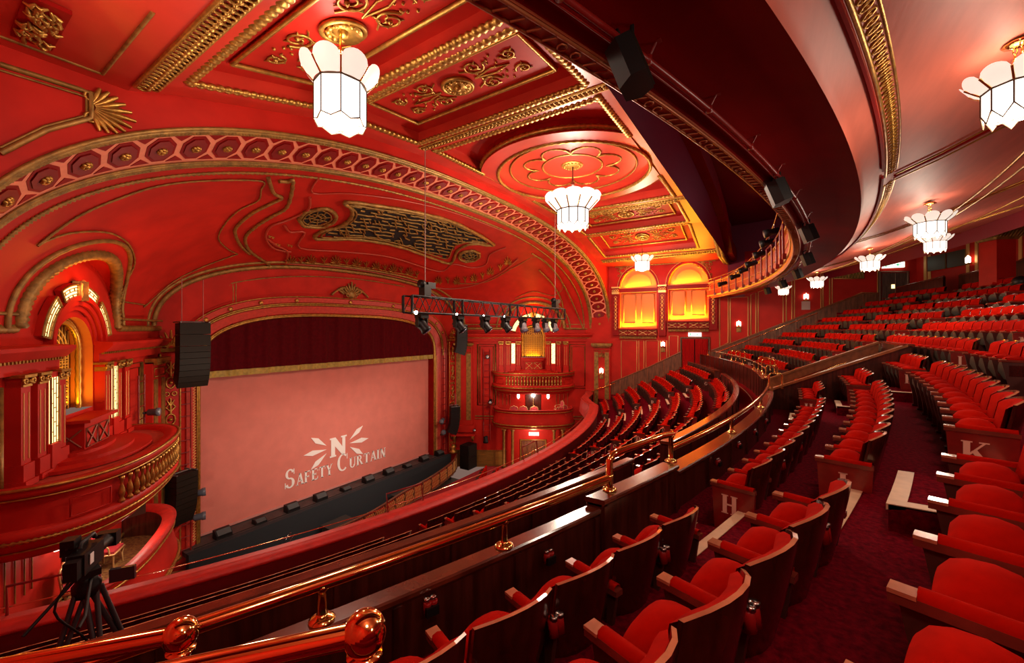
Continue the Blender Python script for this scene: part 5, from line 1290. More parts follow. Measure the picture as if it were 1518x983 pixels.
for i,(y0,y1,zs,zp) in enumerate(BAY):
    ym=(y0+y1)/2; r=(y0-y1)/2; lab=('left','right')[i]
    e=empty('blind_window',WR(ym,-.2,zs),'amber-lit blind arched window, %s one of the pair on the far side wall'%lab,'window')
    ar=[(ym+r*math.cos(PI*k/24),zp+1.45*math.sin(PI*k/24)) for k in range(25)]
    out=[(y0,zs)]+ar+[(y1,zs)]
    mb=MB(); mb.loft([[WR(y,0,z) for y,z in out],[WR(y,-.45,z) for y,z in out]],0,False); mb.add([WR(y0,0,zs),WR(y1,0,zs),WR(y1,-.45,zs),WR(y0,-.45,zs)],[(0,1,2,3)]); mb.build('reveal',[AMB],e)
    mb=MB(); mb.add([WR(ym,-.45,zp-.3)]+[WR(y,-.45,z) for y,z in out],[(0,k+1,k+2) for k in range(len(out)-1)]+[(0,len(out),1)]); mb.build('back_wall',[AMB],e)
    mb=MB(); mb.box(WR(ym,-.1,zp-.12),(2*r+.1,.4,.26),0,RW3); mb.build('transom',[DRED],e)
    mb=MB(); mb.tube([WR(y0,.03,zp-.27),WR(y1,.03,zp-.27)],.025,4); mb.tube([WR(y0,.03,zp+.02),WR(y1,.03,zp+.02)],.025,4); mb.build('transom_lines',[LGOLD],e)
    # inner half-moon panel
    mb=MB(); hm=[(ym+r*.66*math.cos(PI*k/16),zp+.28+.80*math.sin(PI*k/16)) for k in range(17)]; mb.prism([WR(y,-.44,z) for y,z in hm],NW*.05); mb.build('half_moon_panel',[AMB],e)
    for k in(-1,1):
        c=ym+k*r*.5; w=r*.34
        pn=empty('',(0,0,0)) if False else None
        mb=MB(); mb.box(WR(c,-.38,(zs+zp)/2+.0),(2*w,.12,zp-zs-.75),0,RW3); o=mb.build('shutter_panel',[AMB],e)
        mb=MB(); mb.tube([WR(c-w,-.30,zs+.36),WR(c+w,-.30,zs+.36),WR(c+w,-.30,zp-.40),WR(c-w,-.30,zp-.40)],.04,4,closed=True); f=mb.build('shutter_moulding',[mat('pale_orange_moulding',(.75,.33,.10),.45)],e)
    mb=MB(); mb.sweep([(0,0),(0,.14),(.12,.14),(.12,0)],[(lambda a,b,t=t: WR(ym+(r+.02+a)*math.cos(t),b,zp+(1.47+a)*math.sin(t))) for t in [PI*k/24 for k in range(25)]],0); mb.build('arch_moulding',[DRED],e)
    mb=MB(); mb.tube([WR(ym+(r+.16)*math.cos(t),.10,zp+1.6*math.sin(t)) for t in [PI*k/24 for k in range(25)]],.03,5); mb.build('arch_fillet',[LGOLD],e)
    # lattice balcony below
    mb=MB(); mb.box(WR(ym,.08,zs-.30),(2*r+.1,.3,.42),0,RW3); mb.box(WR(ym,.14,zs-.06),(2*r+.1,.45,.09),0,RW3); mb.build('sill_apron',[DRED],e)
    mb=MB()
    for k in range(4):
        c=lerp(y0,y1,(k+.5)/4+(.02 if k>1 else -.02)); hw=r*.22
        for a,b in((-1,1),(1,-1)): mb.tube([WR(c-hw,.25,zs-.30+a*.14),WR(c+hw,.25,zs-.30+b*.14)],.022,4)
        mb.tube([WR(c-hw,.25,zs-.46),WR(c+hw,.25,zs-.46),WR(c+hw,.25,zs-.14),WR(c-hw,.25,zs-.14)],.015,4,closed=True)
    mb.build('crossed_lattice',[LGOLD],e)
    mb=MB(); n=24
    for k in range(n): mb.box(WR(lerp(y0,y1,(k+.5)/n),.14,zs-.62),(.05,.14,.12),0,RW3)
    mb.tube([WR(y0,.2,zs-.70),WR(y1,.2,zs-.70)],.03,4); mb.build('dentils',[DGOLD],e)
for i,(y,z0) in enumerate(((9.72,-.5),(6.57,-.5),(3.45,-.1))):
    g=empty('window_pilaster',WR(y,.1,z0),'%s ornamental pilaster framing the amber arched windows'%['left','middle','right'][i],'pilaster')
    mb=MB(); mb.box(WR(y,.1,(z0+2.85)/2),(.46,.24,2.85-z0),0,RW3); mb.build('shaft',[DRED],g)
    mb=MB(); mb.box(WR(y,.14,2.55),(.5,.34,.14),0,RW3); mb.box(WR(y,.14,2.95),(.56,.38,.1),0,RW3)
    for d in(-.15,0,.15): mb.tube(circ(WR(y+d,.33,2.72),UW,(0,0,1),.07,8),.03,5,closed=True)
    mb.build('capital',[LGOLD],g)
    mb=MB(); z=z0+.45
    while z<2.2:
        mb.sphere(WR(y,.24,z),.07,0,8,5)
        for s in(-1,1): mb.tube([WR(y,.25,z+.05),WR(y+s*.10,.25,z+.14),WR(y,.25,z+.22)],.02,4)
        z+=.27
    mb.build('husk_relief',[LGOLD],g)
# spandrel ornaments above the arches
mb=MB(); R_=random.Random(4)
for (yc,sg) in ((9.25,1),(3.9,-1)):
    for k in range(26):
        a=R_.random();b=R_.random()*(1-a); y=yc+sg*(.35-a*1.1); z=4.42-b*1.0
        if True: mb.tube(circ(WR(y,.04,z),UW,(0,0,1),R_.uniform(.05,.11),8),.025,4,closed=True)
mb.tube([WR(9.8,.03,4.45),WR(3.3,.03,4.45)],.04,5)
struct('trim_18',mb,[GOLD])
# gold line frames on the wall
def fr(pts,r=.035):
    mb.tube([W_(x,y,.02) for x,y in pts],r,4,closed=True,up=tuple(NW))
mb=MB()
for p in ([(921,505),(944,505),(944,553),(921,564)],[(947,505),(954.5,505),(954.5,548),(947,552)],[(957.5,505),(976,505),(976,538),(957.5,547)],[(979,505),(988.5,505),(988.5,532),(979,537)],[(992,498),(1005,498),(1005,525),(992,531)]): fr(p,.028)
for p in ([(1066.7,442),(1079.5,442),(1079.5,508),(1066.7,514)],[(1082.5,442),(1109,440),(1109,500),(1082.5,510)],[(1113,437),(1120.6,434),(1120.6,495),(1113,498)],[(1124,433),(1161,419),(1161,479),(1124,493)],[(1165.5,418),(1174,415),(1174,474),(1165.5,478)],[(1177.7,414),(1217,401),(1217,458),(1177.7,473)],[(1220,406),(1230,405),(1230,453),(1220,457)],[(1233.6,398),(1301,390),(1301,434),(1277,434),(1233.6,453)]): fr(p,.035)
struct('trim_19',mb,[LGOLD])
# dado of panelled wood following the rake, with handrail
def dado(label,pts,drop,r=.05):
    e=empty('raked_dado',W_(*pts[0]),label,'dado'); mb=MB()
    top=[W_(x,y,0) for x,y in pts]
    mb.loft([[p+NW*.06 for p in top],[p+NW*.06+Vector((0,0,-drop)) for p in top]],0,False); mb.loft([[p for p in top],[p+NW*.06 for p in top]],0,False); mb.build('boards',[WOODM],e)
    mb=MB(); mb.tube([p+NW*.05 for p in top],r,6); 
    L_=sum((b-a).length for a,b in zip(top,top[1:])); 
    for a,b in zip(top,top[1:]):
        n=max(1,int((b-a).length/.9))
        for i in range(n): q_=a.lerp(b,i/n)+NW*.075; mb.box(q_+Vector((0,0,-drop/2-.05)),(.07,.03,drop),0,RW3)
    mb.build('cap_and_stiles',[mat('dado_cap',(.24,.075,.03),.3,noise=.2,coat=.3)],e)
dado('brown raked wood dado below the amber windows, left of the exit door',[(866,586),(900,570),(960,545),(1009,522)],1.1)
dado('brown raked wood dado climbing the far side wall to the back door',[(1054,520),(1110,499),(1180,472),(1240,449),(1279,435),(1303,435)],1.25)
e=rail('wall_handrail','long brass handrail climbing the far side wall',[W_(x,y,.75) for x,y in ((1062,523),(1110,504),(1160,484),(1212,464))],.028,[])
e=rail('wall_handrail','brass handrail down the side wall beside the circle front',[W_(x,y,.45) for x,y in ((877,580),(912,568))],.03,[])
# curtained exit door by the cross-aisle
d=empty('curtained_exit',W_(1030,537),'exit doorway hung with scarlet curtains at the end of the cross-aisle','door')
a=W_(1012,503);b=W_(1049,503)
mb=MB(); mb.prism([a+Vector((0,0,.0))+NW*.02,b+NW*.02,b+NW*.02+Vector((0,0,-1.95)),a+NW*.02+Vector((0,0,-1.95))],NW*.02); mb.build('dark_recess',[DARK],d)
mb=MB(); 
for c0,c1 in ((0,.47),(.51,1)):
    P_=[];
    for z in(0,-1.95): P_.append([a.lerp(b,lerp(c0,c1,k/30))+NW*(.10+.035*math.sin(k*1.3))+Vector((0,0,z)) for k in range(31)])
    mb.loft(P_,0)
mb.build('curtains',[DRAPER],d)
mb=MB(); k_=Vector((0,0,-2.0)); mb.tube([a-UW*.1+k_,a-UW*.1+Vector((0,0,.1)),b+UW*.1+Vector((0,0,.1)),b+UW*.1+k_],.09,4,up=tuple(NW)); mb.build('door_frame',[WOODM],d)
exitsign('lit exit sign over the scarlet curtained doorway',W_(1030,496,.1)+Vector((0,0,0)),UW,NW,.8,.26)
def sconce(label,p,n,u,k=1.0,plate=True):
    g=empty('wall_sconce',p,label,'wall lamp'); p=Vector(p)
    mb=MB()
    for j in(-1,0,1): mb.lathe(p+Vector(u)*j*.09*k+Vector((0,0,-.02 if j else .04))+Vector(n)*.1,[(.035*k,0),(.045*k,.05*k),(.045*k,.24*k),(.01,.30*k)],6)
    mb.build('glass_shade',[SCON],g)
    mb=MB(); R=Matrix(((u[0],n[0],0),(u[1],n[1],0),(0,0,1))); mb.box(p+Vector(n)*.05+Vector((0,0,-.06*k)),(.30*k,.14,.05),0,R)
    mb.build('gilt_bracket',[BRASS2],g)
    if plate: mb=MB(); mb.box(p+Vector(n)*.02+Vector((0,0,-.26*k)),(.26*k,.05,.30*k),0,R); mb.build('backplate',[DGOLD],g)
sconce('lit three-candle wall sconce on the strip left of the curtained doorway',W_(983,513),NW,UW)
sconce('lit three-candle wall sconce on the side wall beyond the stairwell, lower one',W_(1095,483),NW,UW)
sconce('lit three-candle wall sconce above a white plate, higher on the side wall',W_(1194.5,443),NW,UW)
mb=MB(); mb.box(W_(1194.5,453,.06),(.42,.08,.5),0,RW3); tag(mb.build('white_wall_plate',[mat('white_plate',(.6,.45,.4),.5)]),'small white panel under the higher side-wall sconce','plate')
# pilaster at the corner beside the right box
g=empty('corner_pilaster',W_(894,600),'broad red corner pilaster with gold strips and a wall lamp, right of the boxes','pilaster')
c=W_(893,555)
mb=MB(); mb.box(c+NW*.1+Vector((0,0,-.2)),(1.25,.2,4.6),0,RW3); mb.build('shaft',[RED],g)
mb=MB()
for s in(-.40,.38): mb.box(c+NW*.215+UW*s+Vector((0,0,-.35)),(.30,.03,4.0),0,RW3)
mb.tube([c+NW*.23+UW*s+Vector((0,0,z)) for s,z in ((-.55,1.75),(.55,1.75),(.55,1.98),(-.55,1.98))],.02,4,closed=True)
mb.build('gold_strips',[DGOLD],g)
mb=MB(); mb.box(c+NW*.2+Vector((0,0,2.22)),(1.5,.4,.16),0,RW3)
for i in range(13): mb.box(c+NW*.35+UW*(-.66+i*.11)+Vector((0,0,2.1)),(.05,.12,.12),0,RW3)
palmette(mb,c+NW*.24+Vector((0,0,1.3)),-UW,Vector((0,0,1)),.4,7); mb.build('capital',[DGOLD],g)
sconce('lit wall sconce on the gold-striped corner pilaster right of the boxes',c+NW*.22+Vector((0,0,.15)),NW,UW,1.1)
# back door and its surroundings
d=empty('back_exit_door',W_(1325,430),'dark weathered double door with glazed panel at the top of the far side wall','door')
a=W_(1307,405);b=W_(1343,405)
mb=MB(); mb.prism([a+NW*.03,b+NW*.03,b+NW*.03+Vector((0,0,-2.3)),a+NW*.03+Vector((0,0,-2.3))],NW*.04); mb.build('leaves',[mat('weathered_door',(.09,.055,.04),.45,noise=.4,scale=5,stretch=(6,6,.5))],d)
mb=MB(); mb.tube([a-UW*.08+Vector((0,0,-2.3)),a-UW*.08+Vector((0,0,.08)),b+UW*.08+Vector((0,0,.08)),b+UW*.08+Vector((0,0,-2.3))],.08,4,up=tuple(NW)); mb.tube([a.lerp(b,.55)+NW*.08,a.lerp(b,.55)+NW*.08+Vector((0,0,-2.3))],.015,4); mb.build('door_frame',[mat('bronze_frame',(.30,.20,.14),.3,metal=.4)],d)
mb=MB(); mb.box(a.lerp(b,.45)+NW*.09+Vector((0,0,-.75)),(.14,.02,.22),0,RW3); mb.build('lit_pane',[WIN],d)
exitsign('lit exit sign over the back door at the top of the far side wall',W_(1324,393,.1),UW,NW,.95,.30)
# back wall (curved), columns, grilles
mb=MB(); BW=43.9
mb.loft([[arc(lerp(-1.5,30.95,i/34),BW,z) for i in range(35)] for z in (-1,5.2)],0,False); struct('wall_back',mb,[RED])
mb=MB(); mb.add([(-1.5,11,-11),(-1.5,-8,-11),(-1.5,-8,7),(-1.5,11,7)],[(0,1,2,3)]); struct('wall_left',mb,[RED])
mb=MB(); 
for px in (1371,1377,1434,1447,1512): 
    for dx in (0,): p=at_R(px,BW-.05); X=p.x; mb.arcsweep([(BW-.05,0),(BW-.02,0),(BW-.02,4.2),(BW-.05,4.2)],X-.07,X+.07,0,1)
struct('trim_20',mb,[LGOLD])
for i,(x0,x1,lab) in enumerate(((1376,1402,'left'),(1405,1431,'right'))):
    e=empty('vent_grille',at_R((x0+x1)/2,BW-.1,380),'dark lattice vent high on the back wall, %s of two'%lab,'vent')
    a=at_R(x0,BW-.08);b=at_R(x1,BW-.08); mb=MB(); mb.prism([Vector((a.x,a.y,3.0)),Vector((b.x,b.y,3.0)),Vector((b.x,b.y,3.75)),Vector((a.x,a.y,3.75))],(0,.03,0)); mb.build('mesh_panel',[mat('dark_mesh',(.05,.035,.012),.5)],e)
    mb=MB()
    for k in range(9): p=a.lerp(b,k/8); mb.tube([(p.x,p.y,3.0),(p.x,p.y,3.75)],.012,4)
    for k in range(5): mb.tube([(a.x,a.y,3.0+.1875*k),(b.x,b.y,3.0+.1875*k)],.012,4)
    mb.build('lattice',[DGOLD],e)
e=empty('gilt_wall_grille',W_(1258,405),'gilt mesh ventilation grille on the side wall under the gallery','vent')
a,b,c_,d_=W_(1236,397,.03),W_(1281,396,.03),W_(1281,413,.03),W_(1236,413,.03)
mb=MB(); mb.poly([a,b,c_,d_]); mb.build('mesh_panel',[GRIL],e); mb=MB(); mb.tube([a,b,c_,d_],.03,4,closed=True); mb.tube([a.lerp(b,.5),d_.lerp(c_,.5)],.025,4)
for k in range(1,10): mb.tube([a.lerp(b,k/10),d_.lerp(c_,min(1,k/10+.1))],.008,3); mb.tube([a.lerp(b,k/10),d_.lerp(c_,max(0,k/10-.1))],.008,3)
mb.build('gilt_frame',[LGOLD],e)
e=empty('square_column',at_R(1477,41.6),'square red column with green-gold scalloped capital behind the seats','column')
p=at_R(1478,41.7); an=math.asin((p.x-XC)/41.7); Q=Matrix.Rotation(an+.25,3,'Z')
mb=MB(); mb.box((p.x,p.y,1.8),(.62,.62,3.5),0,Q); mb.build('shaft',[RED],e)
mb=MB(); mb.prism([Vector((p.x,p.y,3.22))+Q@Vector((x*.36,y*.36,0)) for x,y in((-1,-1),(1,-1),(1,1),(-1,1))],(0,0,.04))
mb.loft([[Vector((p.x,p.y,3.24+h))+Q@Vector((x*k,y*k,0)) for x,y in((-1,-1),(1,-1),(1,1),(-1,1),(-1,-1))] for h,k in((0,.36),(.12,.42),(.28,.56),(.30,.60),(.42,.60))],0,False)
for s in range(4):
    for k in range(9): 
        w=Matrix.Rotation(s*PI/2,3,'Z')@Vector((-.4+k*.1,-.43,0)); w2=Matrix.Rotation(s*PI/2,3,'Z')@Vector((-.44+k*.11,-.58,0)); mb.tube([Vector((p.x,p.y,3.30))+Q@w,Vector((p.x,p.y,3.50))+Q@w2],.02,4)
mb.build('capital',[DGOLD],e)
def fence(label,px0,px1,z0,z1,R=42.2):
    a=at_R(px0,R);b=at_R(px1,R); e=empty('rear_partition',Vector((a.x,a.y,z1-1.4)),label,'partition')
    mb=MB(); n=6; 
    mb.loft([[arc(lerp(b.x,a.x,i/n),R,lerp(z1,z0,i/n)) for i in range(n+1)],[arc(lerp(b.x,a.x,i/n),R,.6) for i in range(n+1)]],0,False)
    mb.loft([[arc(lerp(b.x,a.x,i/n),R+.08,lerp(z1,z0,i/n)) for i in range(n+1)],[arc(lerp(b.x,a.x,i/n),R+.08,.6) for i in range(n+1)]],0,False); mb.build('boards',[WOOD],e)
    mb=MB(); mb.tube([arc(lerp(b.x,a.x,i/n),R+.03,lerp(z1,z0,i/n)) for i in range(n+1)],.05,6); mb.build('cap',[WOODC],e)
fence('dark wood partition behind the last far seats, left of the column',1328,1398,2.15,2.35)
fence('dark wood partition between the column and the lit back wall',1421,1462,2.35,2.42,42.6)
fence('dark wood partition at the far right edge behind the column',1494,1525,2.42,2.62,42.6)
e=empty('draped_coat',at_R(1512,41.3),'dark coat heaped over the top seats right of the column','coat'); mb=MB(); p=at_R(1512,41.3,418); mb.sphere(p,.3,0,12,8,(1,.6,.7)); mb.sphere(p+Vector((.25,-.1,-.1)),.22,0,10,6); mb.build('cloth',[BLACK],e)
sconce('lit sconce on the back wall left of the square column',at_R(1439,BW-.1,389),Vector((-.3,.95,0)).normalized(),Vector((.95,.3,0)),1.0,False)
# ================================================================ GALLERY OVERHEAD
X0,X1=-1.4,29.5
e=empty('upper_gallery',(14.5,.8,2.0),'dark red curved upper gallery overhead with gilt edge band','gallery')
mb=MB(); mb.arcsweep([(34.27,1.98),(34.42,1.98),(34.42,2.06),(34.27,2.06)],X0,X1,0,60); mb.build('edge_slab',[mat('copper_paint',(.36,.075,.03),.4,metal=.2)],e)
mb=MB()
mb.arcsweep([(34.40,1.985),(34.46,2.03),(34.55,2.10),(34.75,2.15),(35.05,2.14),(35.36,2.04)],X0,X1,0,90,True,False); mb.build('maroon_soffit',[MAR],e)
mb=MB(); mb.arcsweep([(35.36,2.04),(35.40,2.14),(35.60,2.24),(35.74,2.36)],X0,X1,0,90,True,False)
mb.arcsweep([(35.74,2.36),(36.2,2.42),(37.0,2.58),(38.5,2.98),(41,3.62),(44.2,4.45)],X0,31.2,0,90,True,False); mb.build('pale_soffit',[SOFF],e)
mb=MB(); mb.arcsweep([(34.27,2.06),(34.24,2.12),(34.20,2.16),(34.22,2.3),(34.24,2.95),(34.18,3.0),(34.20,3.06),(34.5,3.06),(34.5,2.95),(34.42,2.06)],X0,X1,0,60); mb.build('fascia',[mat('fascia_paint',(.50,.06,.02),.4,noise=.1)],e)
mb=MB()
for r,z,t in ((34.22,2.16,.03),(34.17,2.99,.03),(34.20,2.5,.015)): mb.tube([arc(lerp(X0,X1,i/90),r,z) for i in range(91)],t,5)
mb.build('gilt_lines',[LGOLD],e)
mb=MB()
for r in (34.28,34.40): mb.tube([arc(lerp(X0,X1,i/90),r,1.975) for i in range(91)],.014,5)
n=int(2*31/.14)
for i in range(210):
    X=lerp(1.5,29,i/209); 
    if i%8<2: mb.tube(circ(arc(X,34.34,1.965),(1,0,0),(0,1,0),.035,7),.009,4,closed=True)
    else: mb.tube([arc(X,34.30,1.967),arc(X+.03,34.38,1.967)],.010,4)
mb.build('gilt_edge_band',[mat('copper_gilt',(.42,.14,.05),.4,metal=.4)],e)
mb=MB()
def aband(X0_,X1_,n):
    for r,t in ((35.635,.022),(35.76,.016)): mb.tube([arc(lerp(X0_,X1_,i/40),r,2.27 if r<35.7 else 2.37) for i in range(41)],t,5)
    for i in range(n):
        X=lerp(X0_,X1_,(i+.5)/n); w=(X1_-X0_)/n*.42
        mb.tube(circ(arc(X,35.70,2.315),(1,0,.0),(0,-.8,.6),w,8,ry=.05),.011,4,closed=True); mb.sphere(arc(X,35.70,2.31),.022,0,6,4)
aband(2.6,8.1,52); aband(8.6,16,58); aband(16.4,24,50)
mb.build('gilt_soffit_band',[GOLD],e)
mb=MB(); mb.arcsweep([(35.59,2.20),(35.615,2.20),(35.615,2.26),(35.59,2.24)],2.5,7.6,0,24); mb.arcsweep([(35.59,2.20),(35.615,2.20),(35.615,2.26),(35.59,2.24)],7.95,25,0,50)
def zs(R): 
    T=[(35.74,2.36),(36.2,2.42),(37.0,2.58),(38.5,2.98),(41,3.62),(44.2,4.45)]
    for (a,b),(c,d) in zip(T,T[1:]):
        if R<=c: return lerp(b,d,(R-a)/(c-a))
SK=-1.15
for X in (8.45,14.2,20.0,25.4):    # cross ribs running back
    mb.tube([arc(X+(R-35.76)*SK,R,zs(R)+.02) for R in (35.76,36.2,37,38.5,41,43.8)],.05,6)
mb.build('cross_ribs',[DRED],e)
mb=MB()
for X in (8.30,8.62,14.05,14.4,19.85,20.2,25.4): mb.tube([arc(X+(R-35.76)*SK,R,zs(R)-.02) for R in (35.76,36.2,37,38.5,41,43.8)],.012,5)
for R in (37.2,37.45,38.6,41.2): mb.tube([arc(lerp(4,30,i/60),R,zs(R)-.02) for i in range(61)],.022,5)
mb.build('gilt_rib_lines',[GOLD],e)
# pipe under the soffit
e=empty('lighting_pipe',arc(5,34.62,1.98),'long red lighting pipe bracketed under the gallery soffit','pipe')
mb=MB(); mb.tube([arc(lerp(1.2,27,i/70),34.60,2.02) for i in range(71)],.024,8); mb.tube([arc(lerp(1.2,27,i/70),34.56,1.995) for i in range(71)],.007,5); mb.build('pipe',[REDM],e)
for X in (2.2,3.1,4.1,5.2,6.3,7.6,9.2,11,13,15.2,17.5,20):
    mb=MB(); mb.tube([arc(X,34.60,2.02),arc(X,34.66,2.14)],.010,6); mb.box(arc(X,34.67,2.135),(.05,.05,.012)); mb.lathe(arc(X,34.60,1.99),[(.03,0),(.03,.06)],8); mb.build('bracket',[REDM],e)
# loudspeakers hung under the soffit
for i,(px,py,w) in enumerate(((937,98,52),(1156,285,28),(1200,346,19),(1198,384,14),(1183,406,12),(1161,421,11),(1138,431,10))):
    z=1.80; 
    p=at_z(px,py,1.84); d=p.x*CT+p.y*ST; s=w*d/F
    if i>3: pass
    a=math.asin((p.x-XC)/34.62); Q=Matrix.Rotation(a+PI+.35,3,'Z')@Matrix.Rotation(.35,3,'X')
    e=empty('hanging_loudspeaker',p,'%s black wedge loudspeaker under the gallery soffit, counted from the camera'%ORD[i],'speaker','loudspeakers under the gallery')
    mb=MB(); s=.25; T=lambda x,y,z_: p+Q@Vector((x*s,y*s,z_*s))
    mb.prism([T(-.5,.30,-.62),T(-.62,-.1,-.62),T(-.35,-.5,-.62),T(.35,-.5,-.62),T(.62,-.1,-.62),T(.5,.30,-.62)],(Q@Vector((0,0,1.24*s))),0); mb.build('cabinet',[BLACK],e)
    mb=MB(); mb.prism([T(-.46,.30,-.58),T(.46,.30,-.58),T(.46,.42,-.3),T(.46,.42,.3),T(.46,.30,.58),T(-.46,.30,.58),T(-.46,.42,.3),T(-.46,.42,-.3)][:2]+[T(.46,.30,.58),T(-.46,.30,.58)],Q@Vector((0,.06*s,0)),0); mb.build('grille',[BLK2],e)
    mb=MB(); mb.tube([T(-.4,-.1,.6),T(-.4,-.1,.62)+Vector((0,0,.08)),T(.4,-.1,.62)+Vector((0,0,.08)),T(.4,-.1,.6)],.014,5); mb.tube([p+Vector((0,0,.2)),p+Vector((0,0,max(.3,2.1-p.z)))],.016,5); mb.build('yoke',[BLACK],e)
# gallery interior: dark ceiling, far wall, rail, posts, lanterns, seats
mb=MB(); mb.add([(-1.4,2.4,6.6),(31,2.4,6.6),(31,-9,7.6),(-1.4,-9,7.6)],[(0,1,2,3)]); mb.add([(-1.4,2.45,4.2),(31,2.45,4.2),(31,2.45,6.7),(-1.4,2.45,6.7)],[(0,1,2,3)]); 
struct('ceiling',mb,[PURP])
mb=MB(); mb.add([(29.45,2.6,2.0),(31.2,-7,2.0),(31.2,-7,7.4),(29.45,2.6,7.4)],[(0,1,2,3)]); mb.arcsweep([(40,2.9),(40,7.4)],8,30.8,0,30,False,False); struct('wall_gallery',mb,[PURP])
mb=MB(); mb.arcsweep([(34.5,2.55),(36,2.6),(36,3.1),(37,3.1),(37,3.6),(40.1,4.2)],8,30.4,0,40,False,False); struct('floor',mb,[CARP2])
mb=MB()
for a,b in (((22.6,0,6.75),(22.6,-4,7.1)),((22.6,-4,7.1),(28.5,-4,7.1))): mb.tube([a,b],.05,5)
struct('trim_21',mb,[DGOLD])
e=empty('gallery_rail',arc(22,34.1,3.1),'red tubular rail and posts along the gallery front','handrail')
mb=MB(); mb.tube([arc(lerp(14,28.9,i/50),34.10,3.16) for i in range(51)],.03,6); mb.build('rail',[REDM],e)
for i in range(13):
    X=14.6+i*1.13; mb=MB(); mb.tube([arc(X,34.12,2.12),arc(X,34.10,3.16)],.035,6); mb.box(arc(X,34.14,2.16),(.14,.1,.16)); mb.build('post',[REDM],e)
e=empty('gallery_lantern_bar',arc(20,34.0,3.6),'red pipe arc carrying small stage lanterns above the gallery front','pipe')
mb=MB(); mb.tube([arc(lerp(13.5,29,i/50),34.0,lerp(3.75,2.75,i/50)) for i in range(51)],.025,6); mb.build('pipe',[REDM],e)
for i,X in enumerate((16.2,17.6,19.4,21.2,22.6,24.2,26.3)):
    p=arc(X,33.98,lerp(3.75,2.75,(X-13.5)/15.5)-.05); e=empty('stage_lantern',p,'%s small black stage lantern on the gallery pipe, counted from the stairwell side'%ORD[i],'lantern','lanterns on the gallery pipe')
    ax=Vector((-.25,.9,-.25)); mb=MB(); mb.lathe(p+Vector((0,-.15,-.22)),[(.03,-.05),(.10,0),(.11,.28),(.14,.32),(.14,.46)],10,0,ax=ax); mb.build('body',[BLACK],e)
    mb=MB(); mb.tube([p,p+Vector((0,0,-.08)),p+Vector((.12,0,-.2))],.014,5); mb.build('clamp',[CHROME],e)
for i in range(10):
    a=math.asin((22.6+i*.52-XC)/35.6); p=Vector((XC+35.6*math.sin(a),YC-35.6*math.cos(a),2.62)); Q=Matrix.Rotation(a,3,'Z')
    mb=MB(); mb.box(p+Vector((0,0,.55)),(.46,.1,.6),0,Q); mb.box(p+Q@Vector((0,.22,.42)),(.44,.2,.36),1,Q); mb.box(p+Q@Vector((.25,.2,.62)),(.05,.4,.05),2,Q)
    o=mb.build('gallery_chair',[VEL,VEL,ARMT]); tag(o,'%s red seat back seen above the gallery front, counted from the left'%ORD[i],'seat','seats in the upper gallery')
# ================================================================ LAMPS
def shade(e,p,R,h,n=8,petals=True,glow=GLOW,points=True,flare=.95,ph=.42,a0_=.55,pm=None,tip_=.42):
    p=Vector(p); rb=R
    P=lambda r,k,z: p+Vector((r*math.cos(2*PI*k/n+.2),r*math.sin(2*PI*k/n+.2),z))
    mb=MB()
    for k in range(n):
        a,b=P(rb,k,0),P(rb,k+1,0); c,d=P(rb,k+1,-h),P(rb,k,-h)
        tip=P(rb*.93,k+.5,-h-R*tip_)
        mb.add([a,b,c,tip,d],[(0,1,2,3,4)])
        if points: pass
    mb.add([P(rb*.86,k+.5,-h-R*tip_*.5) for k in range(n)]+[p+Vector((0,0,-h-R*.36))],[(k,(k+1)%n,n) for k in range(n)])
    mb.build('lit_panes',[glow],e)
    mb=MB(); t=max(.007,R*.030)
    for k in range(n):
        mb.tube([P(rb*1.01,k,0),P(rb*1.01,k,-h),P(rb*.94,k+.5,-h-R*(tip_+.01)),P(rb*1.01,k+1,-h)],t,4); mb.tube([P(rb*1.01,k,0),P(rb*1.01,k+1,0)],t*1.6,4)
        mb.tube([P(rb*.9,k+.5,-h-R*(tip_*.5+.03)),p+Vector((0,0,-h-R*.385))],t*.55,4)
    mb.build('dark_leading',[mat('bronze_leading',(.10,.06,.035),.4,metal=.5)],e)
    mb=MB(); Rp=R*(1+flare*.62); hp=R*ph*1.9
    for k in range(n):
        q=[]
        for i in range(9):
            u=i/8; a0=k+u; arch=math.sin(PI*u)**.55
            q.append((P(R*1.02,a0,0),P(lerp(R*1.02,Rp,a0_+.2+(.8-a0_)*arch),a0,hp*(a0_+(1-a0_)*arch))))
        mb.loft([[x[0] for x in q],[x[0].lerp(x[1],.5)+(x[0]-p)*.04 for x in q],[x[1] for x in q]],0)
    mb.build('opal_petals',[pm or PETAL],e)
    mb=MB()
    for k in range(n): mb.tube([P(R*1.03,k,0),P(lerp(R*1.03,Rp,.75),k,hp*.57)],t*1.5,5)
    mb.build('petal_ribs',[BRASS2],e)
def chain(mb,a,b,r=.012,pitch=.09):
    a=Vector(a);b=Vector(b);n=max(2,int((b-a).length/pitch))
    for i in range(n):
        c=a.lerp(b,(i+.5)/n); ax=(1,0,0) if i%2 else (0,1,0); mb.tube(circ(c,ax,(0,0,1),pitch*.28,8,ry=pitch*.60),r,4,closed=True)
def light(name,kind,loc,energy,col,size=.3,rot=None,spot=None,blend=.6,parent=None,sx=None):
    l=bpy.data.lights.new(name,kind); l.energy=energy; l.color=col
    if kind=='AREA': l.size=size; 
    elif kind=='SUN': l.angle=size
    else: l.shadow_soft_size=size
    if kind=='AREA' and sx: l.shape='RECTANGLE'; l.size_y=sx
    if spot: l.spot_size=spot; l.spot_blend=blend
    o=bpy.data.objects.new(name,l); C.objects.link(o); o.location=loc
    if rot is not None: o.rotation_euler=Vector(rot).to_track_quat('-Z','Y').to_euler()
    return o
WARM=(1,.80,.62)
